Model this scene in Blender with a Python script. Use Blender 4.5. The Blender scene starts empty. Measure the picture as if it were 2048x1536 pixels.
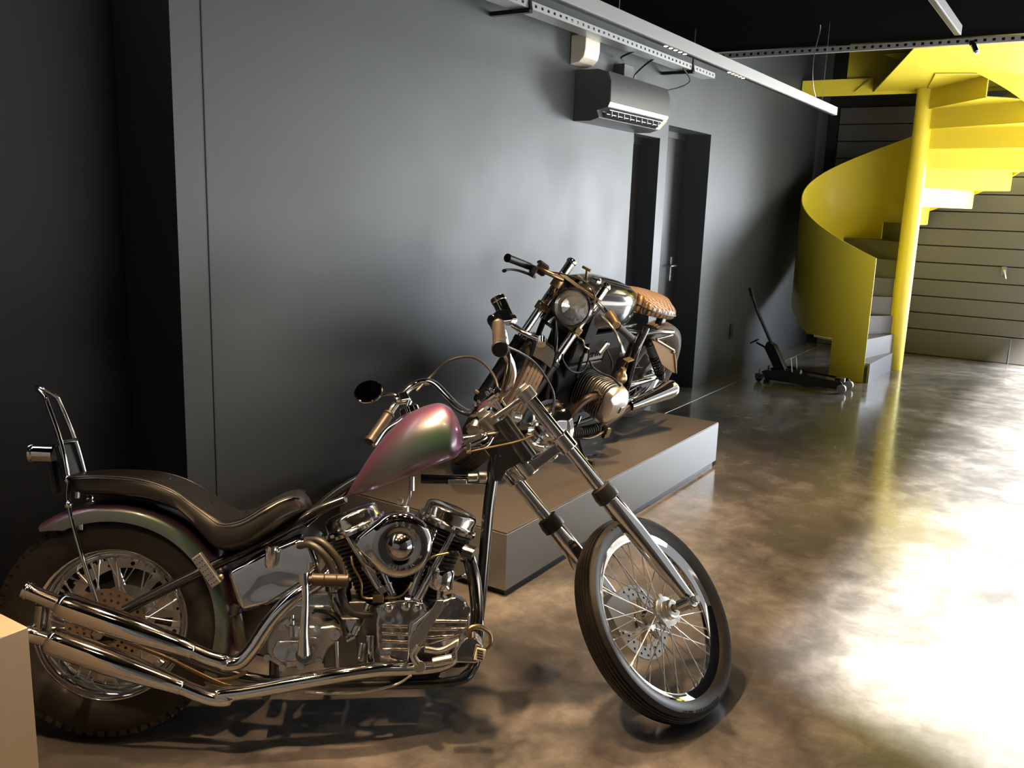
import bpy, math, random
from mathutils import Vector, Matrix
R = math.radians
pi = math.pi
random.seed(4)
SC = bpy.context.scene
COL = SC.collection

# ---------------------------------------------------------------- camera, sky, exposure
cam = bpy.data.cameras.new('camera'); cam_o = bpy.data.objects.new('camera', cam); COL.objects.link(cam_o)
cam.sensor_width = 36; cam.lens = 1781.44/2048*36; cam.clip_start = .05
yaw, pit, rol = R(57.506), R(11.438), R(1.986)
f0 = Vector((math.sin(yaw), math.cos(yaw), 0)); r0 = Vector((math.cos(yaw), -math.sin(yaw), 0)); u0 = Vector((0, 0, 1))
fw = f0*math.cos(pit)-u0*math.sin(pit); up = u0*math.cos(pit)+f0*math.sin(pit)
rt = r0*math.cos(rol)+up*math.sin(rol); up = rt.cross(fw)
m = Matrix((rt, up, -fw)).transposed().to_4x4(); m.translation = (0, 0, 1.5); cam_o.matrix_world = m
SC.camera = cam_o
vs = SC.view_settings
SC.display_settings.display_device = 'sRGB'
vs.view_transform = 'Standard'; vs.look = 'None'; vs.gamma = 1; vs.exposure = 0.0; vs.use_curve_mapping = False
SC.cycles.use_denoising = True
SC.cycles.max_bounces = 8; SC.cycles.diffuse_bounces = 4; SC.cycles.glossy_bounces = 5
SC.cycles.caustics_reflective = False; SC.cycles.caustics_refractive = False
SC.cycles.sample_clamp_indirect = 6
w = bpy.data.worlds.new('sky'); SC.world = w; w.use_nodes = True
w.node_tree.nodes['Background'].inputs[0].default_value = (.92, .95, 1, 1)
w.node_tree.nodes['Background'].inputs[1].default_value = .4

def lamp(name, kind, loc, target, energy, color, **kw):
    l = bpy.data.lights.new(name, kind); l.energy = energy; l.color = color
    for k, v in kw.items(): setattr(l, k, v)
    o = bpy.data.objects.new(name, l); COL.objects.link(o); o.location = loc
    d = Vector(target)-Vector(loc); o.rotation_euler = d.to_track_quat('-Z', 'Y').to_euler()
    return o
# daylight coming in through the big door opening in the back wall and the street front on the right
lamp('doorway_daylight', 'AREA', (11.1, -.75, 1.3), (4, .9, 1.45), 400, (.85, .925, 1), shape='RECTANGLE', size=1.6, size_y=1.9)
lamp('sun', 'SUN', (0, 0, 8), (.42, 1, 6.83), 70, (1, .985, .95), angle=R(7))

# ---------------------------------------------------------------- materials
def mat(name, col=(.5, .5, .5), rough=.5, metal=0, coat=0, spec=.5, **kw):
    m_ = bpy.data.materials.new(name); m_.use_nodes = True
    b = m_.node_tree.nodes['Principled BSDF']
    b.inputs['Base Color'].default_value = (*col, 1); b.inputs['Roughness'].default_value = rough
    b.inputs['Metallic'].default_value = metal; b.inputs['Coat Weight'].default_value = coat
    b.inputs['Coat Roughness'].default_value = .05; b.inputs['Specular IOR Level'].default_value = spec
    for k, v in kw.items(): b.inputs[k].default_value = v
    return m_
def nodes(m_): return m_.node_tree.nodes, m_.node_tree.links, m_.node_tree.nodes['Principled BSDF']
def noise(m_, scale, detail=4, coord='Object', rough=.5, dist=0, vec_scale=None):
    n, l, b = nodes(m_)
    tc = n.new('ShaderNodeTexCoord'); t = n.new('ShaderNodeTexNoise')
    t.inputs['Scale'].default_value = scale; t.inputs['Detail'].default_value = detail; t.inputs['Roughness'].default_value = rough; t.inputs['Distortion'].default_value = dist
    if vec_scale:
        mp = n.new('ShaderNodeMapping'); mp.inputs['Scale'].default_value = vec_scale; l.new(tc.outputs[coord], mp.inputs[0]); l.new(mp.outputs[0], t.inputs['Vector'])
    else: l.new(tc.outputs[coord], t.inputs['Vector'])
    return t.outputs['Fac']
def ramp(m_, src, stops, mode='LINEAR'):
    n, l, b = nodes(m_)
    r_ = n.new('ShaderNodeValToRGB'); r_.color_ramp.interpolation = mode
    e = r_.color_ramp.elements
    while len(e) < len(stops): e.new(.5)
    for i, (p, c) in enumerate(stops): e[i].position = p; e[i].color = (*c, 1) if len(c) == 3 else c
    l.new(src, r_.inputs[0]); return r_.outputs[0]
def bump(m_, src, strength, dist=.01):
    n, l, b = nodes(m_)
    q = n.new('ShaderNodeBump'); q.inputs['Strength'].default_value = strength; q.inputs['Distance'].default_value = dist
    l.new(src, q.inputs['Height']); l.new(q.outputs[0], b.inputs['Normal'])
def mrange(m_, src, a, b_, c, d):
    n, l, b = nodes(m_)
    q = n.new('ShaderNodeMapRange'); l.new(src, q.inputs[0])
    for i, v in enumerate((a, b_, c, d)): q.inputs[i+1].default_value = v
    return q.outputs[0]

CHROME = mat('chrome', (.78, .77, .75), .05, 1)
_f = noise(CHROME, 9, 3); nodes(CHROME)[1].new(mrange(CHROME, _f, .35, .75, .035, .13), nodes(CHROME)[2].inputs['Roughness'])
DCHROME = mat('dark_chrome', (.45, .44, .43), .12, 1)
STEEL = mat('satin_steel', (.62, .6, .57), .28, 1)
CAST = mat('cast_aluminium', (.5, .49, .47), .38, 1)
bump(CAST, noise(CAST, 240, 2), .15, .002)
DCAST = mat('dark_cast_metal', (.16, .155, .15), .42, .85)
GOLDLIT = mat('warm_lit_metal', (.30, .22, .12), .33, 1)  # gold tint of the warm lamps on chrome, put into the base colour
BLACK = mat('gloss_black_paint', (.008, .008, .009), .18, 0, .8)
SBLACK = mat('satin_black', (.008, .008, .009), .42, spec=.4)
MBLACK = mat('matt_black', (.007, .007, .007), .65, spec=.25)
FIN = mat('black_cooling_fins', (.018, .018, .018), .45, .3)
RUBBER = mat('tyre_rubber', (.014, .012, .011), .5, spec=.35)
_f = noise(RUBBER, 30, 5); nodes(RUBBER)[1].new(ramp(RUBBER, _f, [(.3, (.0045, .004, .0037)), (.75, (.013, .011, .0095))]), nodes(RUBBER)[2].inputs['Base Color'])
RUBBER2 = mat('dusty_rubber', (.009, .008, .007), .45)
LEATHER = mat('black_leather', (.005, .0045, .004), .31, 0, .1)
bump(LEATHER, noise(LEATHER, 220, 3), .12, .002)
HOSE = mat('rubber_hose', (.018, .015, .012), .42)
POL = mat('polished_alloy', (.76, .73, .69), .14, 1)
bump(POL, noise(POL, 14, 2), .35, .02)
CHROMEW = mat('thin_chromed_sheet', (.78, .77, .75), .06, 1)
bump(CHROMEW, noise(CHROMEW, 7, 1, dist=.6), .5, .03)
BRASSY = mat('aged_grip_rubber', (.028, .02, .013), .42, .1)
COPPER = mat('brake_disc_steel', (.5, .4, .3), .28, 1)
ALU = mat('brushed_aluminium', (.72, .7, .66), .32, 1)
PURPLE = mat('purple_anodised', (.12, .06, .5), .3, .7)
WHITEPL = mat('ivory_plastic', (.62, .58, .48), .45)
# colour shifting candy paint: grey green seen square on, purple where it turns away
PAINT = mat('colour_shift_paint', (.3, .3, .3), .36, .8, .7)
_n, _l, _b = nodes(PAINT)
_lw = _n.new('ShaderNodeLayerWeight'); _lw.inputs[0].default_value = .42
_l.new(ramp(PAINT, _lw.outputs['Facing'], [(0, (.09, .17, .12)), (.05, (.12, .14, .14)), (.18, (.14, .115, .15)), (.42, (.21, .085, .16)), (.7, (.20, .08, .20)), (1, (.10, .14, .24))]), _b.inputs['Base Color'])

WALL = mat('dark_grey_wall_paint', (.045, .05, .053), .42, spec=.55)
_f = noise(WALL, 1.3, 6); nodes(WALL)[1].new(ramp(WALL, _f, [(.3, (.029, .034, .039)), (.7, (.036, .042, .048))]), nodes(WALL)[2].inputs['Base Color'])
nodes(WALL)[1].new(mrange(WALL, noise(WALL, 2.2, 5), .3, .7, .47, .54), nodes(WALL)[2].inputs['Roughness'])
DWALL = mat('black_wall_paint', (.011, .012, .014), .6, spec=.3)
CEIL = mat('black_ceiling_paint', (.003, .003, .0035), .95, spec=.0)
FLOOR = mat('polished_concrete', (.1, .1, .1), .2, spec=.6)
_n, _l, _b = nodes(FLOOR)
_a = noise(FLOOR, 1.7, 6, rough=.6, dist=.35); _c = noise(FLOOR, 7, 7, rough=.62, dist=.3)
_mx = _n.new('ShaderNodeMath'); _mx.operation = 'ADD'; _m2 = _n.new('ShaderNodeMath'); _m2.operation = 'MULTIPLY'; _m2.inputs[1].default_value = .6
_l.new(_c, _m2.inputs[0]); _l.new(_a, _mx.inputs[0]); _l.new(_m2.outputs[0], _mx.inputs[1])
_sc = _n.new('ShaderNodeMapRange'); _sc.inputs[1].default_value = .55; _sc.inputs[2].default_value = 1.25; _sc.clamp = True; _sc.interpolation_type = 'SMOOTHERSTEP'; _l.new(_mx.outputs[0], _sc.inputs[0])
_l.new(ramp(FLOOR, _sc.outputs[0], [(.0, (.06, .057, .055)), (.5, (.135, .124, .116)), (1, (.235, .215, .2))]), _b.inputs['Base Color'])
_l.new(mrange(FLOOR, _c, .3, .8, .11, .23), _b.inputs['Roughness'])
YELLOW = mat('yellow_steel_paint', (.74, .61, .05), .42, 0, .05)
PLASTER = mat('pale_plaster', (.5, .46, .42), .8)
STEPTOP = mat('dark_grey_step_covering', (.07, .07, .085), .5)
PLATG = mat('grey_plinth_laminate', (.15, .155, .16), .38)
PLATT = mat('brown_grey_plinth_top', (.07, .062, .055), .42)
BEIGE = mat('beige_plinth_laminate', (.30, .24, .18), .5)
GARAGE = mat('grey_sectional_door_paint', (.1, .095, .09), .42)
TRACKM = mat('aluminium_track', (.22, .225, .235), .45, .3)
ACM = mat('dark_grey_appliance_plastic', (.07, .073, .077), .36)
GALV = mat('galvanised_steel', (.45, .46, .46), .4, .85)
WHITE = mat('white_paint', (.7, .7, .68), .5)
GROUND = mat('pale_paving', (.5, .49, .46), .8)
LED = mat('warm_led', (1, .8, .5), .5)
nodes(LED)[2].inputs['Emission Color'].default_value = (1, .72, .42, 1); nodes(LED)[2].inputs['Emission Strength'].default_value = 12
GLASS = mat('lamp_lens_glass', (.9, .9, .88), .03, 0, **{'Transmission Weight': 1.0, 'IOR': 1.45})
MIRROR = mat('mirror_glass', (.8, .8, .8), .03, 1)
GRAVEL = mat('quilted_tan_leather', (.36, .2, .085), .35, 0, .2)

# ---------------------------------------------------------------- mesh helpers
def V(*a): return Vector(a)
def basis(d):
    d = Vector(d).normalized(); a = V(0, 0, 1) if abs(d.z) < .9 else V(1, 0, 0)
    x = a.cross(d).normalized(); return x, d.cross(x), d
def spline(pts, k=6, closed=False):
    P = [Vector(p) for p in pts]; n = len(P)
    if n < 3: return P
    out = []
    for i in range(n if closed else n-1):
        p0 = P[(i-1) % n] if closed or i > 0 else P[0]*2-P[1]
        p1 = P[i]; p2 = P[(i+1) % n]
        p3 = P[(i+2) % n] if closed or i+2 < n else P[-1]*2-P[-2]
        for j in range(k):
            t = j/k
            out.append(.5*((2*p1)+(p2-p0)*t+(2*p0-5*p1+4*p2-p3)*t*t+(3*p1-p0-3*p2+p3)*t**3))
    if not closed: out.append(P[-1])
    return out
class MB:
    def __init__(s, T=None): s.v = []; s.f = []; s.T = T
    def add(s, vs, fs):
        o = len(s.v); s.v += [Vector(v) for v in vs]; s.f += [tuple(i+o for i in f) for f in fs]; return s
    def box(s, c, size, rot=None):
        c = Vector(c); h = [x/2 for x in size]
        vs = [V(x*h[0], y*h[1], z*h[2]) for x in (-1, 1) for y in (-1, 1) for z in (-1, 1)]
        if rot is not None: vs = [rot @ v for v in vs]
        return s.add([c+v for v in vs], [(0, 1, 3, 2), (4, 6, 7, 5), (0, 4, 5, 1), (2, 3, 7, 6), (0, 2, 6, 4), (1, 5, 7, 3)])
    def bb(s, a, b):
        return s.box([(p+q)/2 for p, q in zip(a, b)], [abs(q-p) for p, q in zip(a, b)])
    def beam(s, a, b, wd, ht, upv=(0, 0, 1)):
        a, b = Vector(a), Vector(b); d = (b-a); L_ = d.length; d.normalize()
        y = Vector(upv).cross(d)
        if y.length < 1e-4: y = V(1, 0, 0).cross(d)
        y.normalize(); z = d.cross(y)
        return s.box((a+b)/2, (L_, wd, ht), Matrix((d, y, z)).transposed())
    def ring_loft(s, rings, caps=True, closed=True, loop=False):
        n = len(rings[0]); vs = [p for r_ in rings for p in r_]; fs = []
        m_ = len(rings)
        for i in range(m_ if loop else m_-1):
            i2 = (i+1) % m_
            for j in range(n if closed else n-1):
                k = (j+1) % n
                fs.append((i*n+j, i*n+k, i2*n+k, i2*n+j))
        if caps and not loop and closed:
            fs.append(tuple(range(n))[::-1]); fs.append(tuple((m_-1)*n+j for j in range(n)))
        return s.add(vs, fs)
    def tube(s, pts, r, n=10, k=6, caps=True, loop=False, flat=1.0):
        P = spline(pts, k, loop) if k > 0 else [Vector(p) for p in pts]
        m_ = len(P)
        if isinstance(r, (list, tuple)):
            rr = []
            for i in range(m_):
                t = i/(m_-1)*(len(r)-1); a = min(int(t), len(r)-2); rr.append(r[a]+(r[a+1]-r[a])*(t-a))
        else: rr = [r]*m_
        rings = []; x = None
        for i in range(m_):
            if loop: d = P[(i+1) % m_]-P[i-1]
            else: d = P[min(i+1, m_-1)]-P[max(i-1, 0)]
            if d.length < 1e-9: d = V(0, 0, 1)
            d.normalize()
            if x is None: x, y, _ = basis(d)
            else:
                x = x-d*x.dot(d)
                if x.length < 1e-6: x, y, _ = basis(d)
                x.normalize(); y = d.cross(x)
            rings.append([P[i]+(x*math.cos(2*pi*j/n)+y*math.sin(2*pi*j/n)*flat)*rr[i] for j in range(n)])
        return s.ring_loft(rings, caps, True, loop)
    def cyl(s, a, b, r, r2=None, n=24):
        return s.tube([a, b], [r, r if r2 is None else r2], n, 0)
    def lathe(s, prof, c=(0, 0, 0), ax=(0, 1, 0), n=48, a0=0, a1=2*pi, caps=True):
        x, y, d = basis(ax); c = Vector(c); full = abs(a1-a0-2*pi) < 1e-6
        m_ = n if full else n+1; rings = []
        for i in range(m_):
            a = a0+(a1-a0)*i/n; e = x*math.cos(a)+y*math.sin(a)
            rings.append([c+e*max(p[0], 1e-5)+d*p[1] for p in prof])
        return s.ring_loft(rings, False, False, full)
    def torus(s, c, ax, R_, r, n=40, k=10):
        return s.lathe([(R_+r*math.cos(2*pi*i/k), r*math.sin(2*pi*i/k)) for i in range(k+1)], c, ax, n)
    def ball(s, c, r, n=16, sc=(1, 1, 1)):
        c = Vector(c); rings = []
        for i in range(n//2+1):
            t = pi*i/(n//2); rings.append([c+V(r*sc[0]*max(math.sin(t), 1e-4)*math.cos(2*pi*j/n), r*sc[1]*max(math.sin(t), 1e-4)*math.sin(2*pi*j/n), r*sc[2]*math.cos(t)) for j in range(n)])
        return s.ring_loft(rings)
    def prism(s, pts, dv):
        pts = [Vector(p) for p in pts]; n = len(pts); dv = Vector(dv)
        return s.add(pts+[p+dv for p in pts], [tuple(range(n))[::-1], tuple(range(n, 2*n))]+[(i, (i+1) % n, n+(i+1) % n, n+i) for i in range(n)])
    def ext(s, pts, y0, y1):   # outline in the side plane, extruded sideways
        return s.prism([(p[0], y0, p[2]) for p in pts], (0, y1-y0, 0))
    def bolt(s, c, ax, r=.006, h=.006):
        x, y, d = basis(ax); c = Vector(c); return s.cyl(c, c+d*h, r, n=6)
    def build(s, name, mt, parent=None, M=None, bevel=0, sm=38, seg=2, sub=0, **kw):
        me = bpy.data.meshes.new(name)
        vs = [s.T @ v for v in s.v] if s.T is not None else s.v
        me.from_pydata([tuple(v) for v in vs], [], s.f); me.validate()
        import bmesh
        b = bmesh.new(); b.from_mesh(me); bmesh.ops.remove_doubles(b, verts=b.verts, dist=1e-6); bmesh.ops.recalc_face_normals(b, faces=b.faces); b.to_mesh(me); b.free()
        for m_ in (mt if isinstance(mt, (list, tuple)) else [mt]): me.materials.append(m_)
        me.polygons.foreach_set('use_smooth', [True]*len(me.polygons)); me.set_sharp_from_angle(angle=R(sm))
        o = bpy.data.objects.new(name, me); COL.objects.link(o)
        if parent: o.parent = parent
        if M is not None: o.matrix_local = M
        if bevel:
            q = o.modifiers.new('bevel', 'BEVEL'); q.width = bevel; q.segments = seg; q.limit_method = 'ANGLE'; q.angle_limit = R(30); q.harden_normals = True
        if sub:
            q = o.modifiers.new('sub', 'SUBSURF'); q.levels = sub; q.render_levels = sub
        for k, v in kw.items(): o[k] = v
        return o
def tag(o, label, cat, group=None):
    o['label'] = label; o['category'] = cat
    if group: o['group'] = group
    return o
def struct(o): o['kind'] = 'structure'; return o
def empty(name, M, label, cat, group=None):
    o = bpy.data.objects.new(name, None); COL.objects.link(o); o.matrix_world = M; o.empty_display_size = .1
    return tag(o, label, cat, group)
def frame(O, x, y, z):
    M = Matrix((Vector(x).normalized(), Vector(y).normalized(), Vector(z).normalized())).transposed().to_4x4(); M.translation = Vector(O); return M
def twin(o, M=None, parent=None):
    c = o.copy(); COL.objects.link(c)
    if parent is not None: c.parent = parent
    if M is not None: c.matrix_local = M
    return c
def text_mb(mb, body, M, size, depth, flat=False):
    cu = bpy.data.curves.new('lettering', 'FONT'); cu.body = body; cu.size = size; cu.extrude = depth; cu.align_x = 'CENTER'; cu.align_y = 'CENTER'; cu.resolution_u = 3
    o = bpy.data.objects.new('lettering', cu); COL.objects.link(o)
    bpy.context.view_layer.update()
    me = o.evaluated_get(bpy.context.evaluated_depsgraph_get()).to_mesh()
    mb.add([M @ v.co for v in me.vertices], [tuple(p.vertices) for p in me.polygons])
    bpy.data.objects.remove(o); bpy.data.curves.remove(cu)
def arc_text(mb, body, c, e1, e2, rad, a_mid, size, depth, step, inward=False):
    # letters set round a circle in the plane e1,e2; a_mid in radians from e1
    c, e1, e2 = Vector(c), Vector(e1).normalized(), Vector(e2).normalized(); nn = e1.cross(e2)
    n = len(body)
    for i, ch in enumerate(body):
        if ch == ' ': continue
        a = a_mid+((n-1)/2-i)*step*(-1 if inward else 1)
        p = c+(e1*math.cos(a)+e2*math.sin(a))*rad
        upv = (e1*math.cos(a)+e2*math.sin(a))*(-1 if inward else 1); xv = upv.cross(nn)
        M = Matrix((xv, upv, nn)).transposed().to_4x4(); M.translation = p
        text_mb(mb, ch, M, size, depth)

# ================================================================ room
WY = 2.733; BX = 10.82; CZ = 2.72; VX = 7.05
def sb(name, a, b, mt, **k): return struct(MB().bb(a, b).build(name, mt, **k))
fl = MB().add([(-2.5, -1.7, 0), (BX, -1.7, 0), (BX, 3.3, 0), (-2.5, 3.3, 0)], [(0, 1, 2, 3)]).build('floor', FLOOR); struct(fl)
g = MB().add([(-10, -14, -.01), (40, -14, -.01), (40, 14, -.01), (-10, 14, -.01)], [(0, 1, 2, 3)]).build('ground', GROUND); struct(g)
# left wall (long side wall) with two recessed doors: one mesh made of blocks round the openings
wl = MB()
D1 = (5.73, 6.17, 2.0); D2 = (6.31, 7.18, 2.105)
wl.bb((2.05, WY, 0), (D1[0], WY+.4, 3.7)); wl.bb((D1[1], WY, 0), (D2[0], WY+.4, 3.7)); wl.bb((D2[1], WY, 0), (BX+.2, WY+.4, 3.7))
wl.bb((D1[0], WY, D1[2]), (D1[1], WY+.4, 3.7)); wl.bb((D2[0], WY, D2[2]), (D2[1], WY+.4, 3.7))
struct(wl.build('wall_left', WALL))
sb('wall_alcove', (-2.6, 3.05, 0), (2.05, 3.3, 3.7), DWALL)
sb('trim_1', (2.178, WY-.0025, 0), (2.182, WY, 2.72), DWALL)
for i, (d, dep) in enumerate(((D1, .15), (D2, .22))):
    dr = MB().bb((d[0]+.002, WY+dep, .004), (d[1]-.002, WY+dep+.04, d[2]-.002)).build('door_%d' % (i+1), SBLACK); struct(dr)
    fr_ = MB().bb((d[0]+.001, WY+dep-.02, d[2]-.05), (d[1]-.001, WY+dep-.001, d[2]-.001)).bb((d[0]+.001, WY+dep-.02, .004), (d[0]+.04, WY+dep-.001, d[2]-.05)).build('door_frame', SBLACK, dr)
    if i == 1:
        h = MB().bb((7.03, WY+dep-.008, .91), (7.065, WY+dep, 1.11)).cyl((7.047, WY+dep-.05, 1.04), (7.047, WY+dep, 1.04), .009).tube([(7.047, WY+dep-.05, 1.04), (6.99, WY+dep-.052, 1.04), (6.93, WY+dep-.05, 1.038)], .008).cyl((7.047, WY+dep-.012, .945), (7.047, WY+dep-.002, .945), .009)
        h.build('door_handle', STEEL, dr, bevel=.002, label='steel lever handle on a long plate')
# back wall with the sectional garage door and its opening in daylight to the right
sb('wall_back', (BX, .36, 0), (BX+.2, 3.2, 3.7), DWALL)
sb('wall_back_lintel', (BX, -1.5, 2.4), (BX+.2, .36, 3.7), DWALL)
wr_ = MB().bb((-2.6, -1.7, 0), (1.9, -1.5, 3.7)).bb((1.9, -1.7, 2.62), (BX+.2, -1.5, 3.7)).bb((BX-.2, -1.7, 0), (BX+.2, -1.5, 2.62))
struct(wr_.build('wall_right', PLASTER))
sb('wall_front', (-2.8, -1.7, 0), (-2.6, 3.3, 3.7), PLASTER)
sb('ceiling', (-2.6, -1.7, CZ), (VX, WY-.001, CZ+.2), CEIL)
sb('ceiling_stairwell', (VX, -1.7, 3.7), (BX+.2, 3.2, 3.8), CEIL)
sb('ceiling_edge', (VX-.1, -1.7, CZ+.2), (VX, WY-.001, 3.7), CEIL)
for i, (y0, z0) in enumerate(((-4, CZ-.12),)):
    pass
gd = MB(); z = 0.0
zs = [0, .285, .47, .655, .84, 1.025, 1.21, 1.395, 1.58, 1.765, 1.95, 2.135, 2.32, 2.505, 2.69]
for a, b in zip(zs[:-1], zs[1:]): gd.bb((BX-.035, .37, a+.004), (BX-.002, 2.60, b-.006))
gdo = gd.build('door_3', GARAGE, bevel=.004); struct(gdo)
wk = MB()
wk.bb((BX-.040, .592, .002), (BX-.035, .600, .275)).bb((BX-.040, .592, .268), (BX-.035, .92, .275))
wk.build('wicket_edge', TRACKM, gdo, label='pale edge strip of the small door cut in the panels')
hh = MB().tube([(BX-.036, .76, 1.0), (BX-.075, .755, .985), (BX-.08, .735, .93), (BX-.07, .728, .905)], .011).box((BX-.042, .755, .98), (.012, .05, .09))
hh.build('door_handle', STEEL, gdo, label='bright lever handle')
# floor joint strip in front of the left wall
sb('floor_joint', (2.2, 2.520, .0), (BX-.05, 2.526, .0012), GALV)

# ================================================================ plinths
ph = MB().bb((2.72, 1.732, .03), (5.03, 2.60, .265))
pl = empty('display_platform', Matrix.Translation((3.87, 2.15, 0)), 'long low grey platform on the floor carrying the black motorcycle', 'platform')
def loc_to(o, mb): mb.T = o.matrix_world.inverted(); return mb
loc_to(pl, MB().bb((2.72, 1.732, .028), (5.03, 2.60, .258))).build('body', PLATG, pl, bevel=.002)
loc_to(pl, MB().bb((2.722, 1.734, .2582), (5.028, 2.598, .265))).build('top_board', PLATT, pl, bevel=.0015)
loc_to(pl, MB().bb((2.74, 1.747, 0), (5.015, 2.58, .0278))).build('recessed_base', SBLACK, pl)
bx = tag(MB().bb((-.05, 0, 0), (.70, 1.0, .6)).build('display_plinth', BEIGE, M=Matrix.Translation((.213, 1.757, 0)), bevel=.002), 'beige square display plinth beside the rear wheel and silencers', 'plinth')

# ================================================================ ceiling kit
def led_track(name, x0, x1, y, z, label, groups, lights=True, energy=200, wires=()):
    t = empty(name, Matrix.Translation((x1, y, z)), label, 'track light', 'suspended light tracks')
    def L_(mb): return loc_to(t, mb)
    L_(MB().bb((x0, y, z), (x1, y+.036, z+.052))).build('housing', TRACKM, t, bevel=.001)
    L_(MB().bb((x0+.01, y+.006, z-.003), (x1-.01, y+.03, z-.0002))).build('black_insert', SBLACK, t)
    for gx in groups:
        for k in range(5):
            x = gx+k*.052
            L_(MB().cyl((x, y+.018, z-.0045), (x, y+.018, z-.0032), .0085, .0085, n=14)).build('lamp_lens', LED, t)
        if lights:
            lamp('track_spotlight', 'SPOT', (gx+.104, y+.018, z-.03), (gx+.104, y-.10, 0), energy, (1, .66, .35), spot_size=R(78), spot_blend=.8, shadow_soft_size=.035)
    for x in wires: L_(MB().cyl((x, y+.018, z+.052), (x, y+.018, CZ-.002), .0015, n=6)).build('suspension_wire', STEEL, t)
    return t
lt1 = led_track('track_light', -1.6, 6.55, 1.6, 2.172, 'long pale aluminium light track with small warm lamps, ending before the yellow stairs', [-.99, -.21, .53, 1.31, 1.87, 2.47, 3.65, 4.43], wires=(.5, 3.2, 6.2))
led_track('track_light', -1.0, 6.0, .81, 2.55, 'shorter looking light track at the top edge, right of the long one', [-.6, .4, 1.4, 2.4], energy=34, wires=(2.5, 5.0))
loc_to(lt1, MB().tube([(6.10, 1.63, 2.222), (6.02, 1.64, 2.32), (6.02, 1.65, 2.45), (6.10, 1.66, 2.58), (6.14, 1.66, 2.65), (6.14, 1.66, 2.69)], .0028, n=6)).build('power_cable', GALV, lt1)
# perforated channel across the stairwell edge
tr = empty('perforated_rail', Matrix.Translation((7.0, 1.2, 2.66)), 'perforated dark steel rail running across the ceiling edge towards the stairs', 'rail')
cm = MB(); y = -1.45
cm.bb((6.985, -1.45, 2.66), (7.03, 2.72, 2.664)).bb((6.985, -1.45, 2.664), (6.988, 2.72, 2.672)).bb((6.985, -1.45, 2.69), (6.988, 2.72, 2.70))
while y < 2.7: cm.bb((6.985, y, 2.672), (6.988, y+.035, 2.69)); y += .055
loc_to(tr, cm).build('channel', GALV, tr)
loc_to(tr, MB().bb((7.005, -1.45, 2.664), (7.02, 2.72, 2.70))).build('cable', SBLACK, tr)
ss = tag(MB().cyl((6.975, .86, 2.655), (6.95, .83, 2.60), .018, n=14).box((6.985, .87, 2.665), (.02, .03, .03)).cyl((6.95, .83, 2.60), (6.946, .826, 2.592), .012, n=12).build('spotlight', CHROME, bevel=.001), 'small bright spotlight clipped under the perforated rail by the stairs', 'spotlight')
# cable tray on the wall
ct = empty('cable_tray', Matrix.Translation((4.5, 2.55, 2.45)), 'perforated galvanised cable tray running along the dark wall above the air conditioner', 'cable tray')
cm = MB(); x = 1.0
for yy in (2.50, 2.60):
    cm.bb((1.0, yy, 2.452), (6.55, yy+.002, 2.463)).bb((1.0, yy, 2.477), (6.55, yy+.002, 2.488))
    x = 1.0
    while x < 6.52: cm.bb((x, yy, 2.463), (x+.04, yy+.002, 2.477)); x += .062
cm.bb((1.0, 2.50, 2.45), (6.55, 2.602, 2.452))
loc_to(ct, cm).build('perforated_channel', GALV, ct)
for x in (3.95, 6.1):
    loc_to(ct, MB().bb((x, 2.49, 2.428), (x+.03, 2.725, 2.449)).beam((x+.015, 2.49, 2.44), (x+.015, 2.50, 2.50), .02, .008).cyl((x+.015, 2.50, 2.44), (x+.015, 2.50, CZ), .006, n=8)).build('bracket', SBLACK, ct)
for j, (y0, z0, r_) in enumerate(((2.53, 2.458, .005), (2.545, 2.468, .006), (2.565, 2.46, .007), (2.58, 2.475, .005))):
    pts = [(1.0+i*.5, y0+random.uniform(-.008, .008), z0+random.uniform(0, .022)) for i in range(12)]
    loc_to(ct, MB().tube(pts, r_, 6, 4)).build('cable', SBLACK if j % 2 else GALV, ct)
for pts in ([(5.6, 2.56, 2.455), (5.63, 2.64, 2.42), (5.62, 2.70, 2.36), (5.6, 2.70, 2.30)], [(5.3, 2.56, 2.455), (5.33, 2.66, 2.43), (5.42, 2.69, 2.43)], [(6.0, 2.52, 2.45), (6.08, 2.50, 2.37), (6.0, 2.60, 2.31), (5.75, 2.70, 2.27)]):
    loc_to(ct, MB().tube(pts, .006, 6)).build('hanging_cable', SBLACK, ct)
jb = tag(MB().bb((5.38, 2.66, 2.30), (5.52, 2.732, 2.40)).build('junction_box', ACM, bevel=.004), 'small grey junction box on the wall between the cable tray and air conditioner', 'box')
# beige sounder box
sd = MB(); prof = [(2.63, 2.47), (2.63, 2.40), (2.64, 2.355), (2.67, 2.325), (WY-.001, 2.315), (WY-.001, 2.48), (2.645, 2.48)]
sd.prism([(4.80, y_, z_) for y_, z_ in prof], (.18, 0, 0))
sdo = tag(sd.build('alarm_sounder', WHITEPL, bevel=.006), 'ivory rounded alarm box on the wall under the cable tray', 'alarm')
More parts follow.
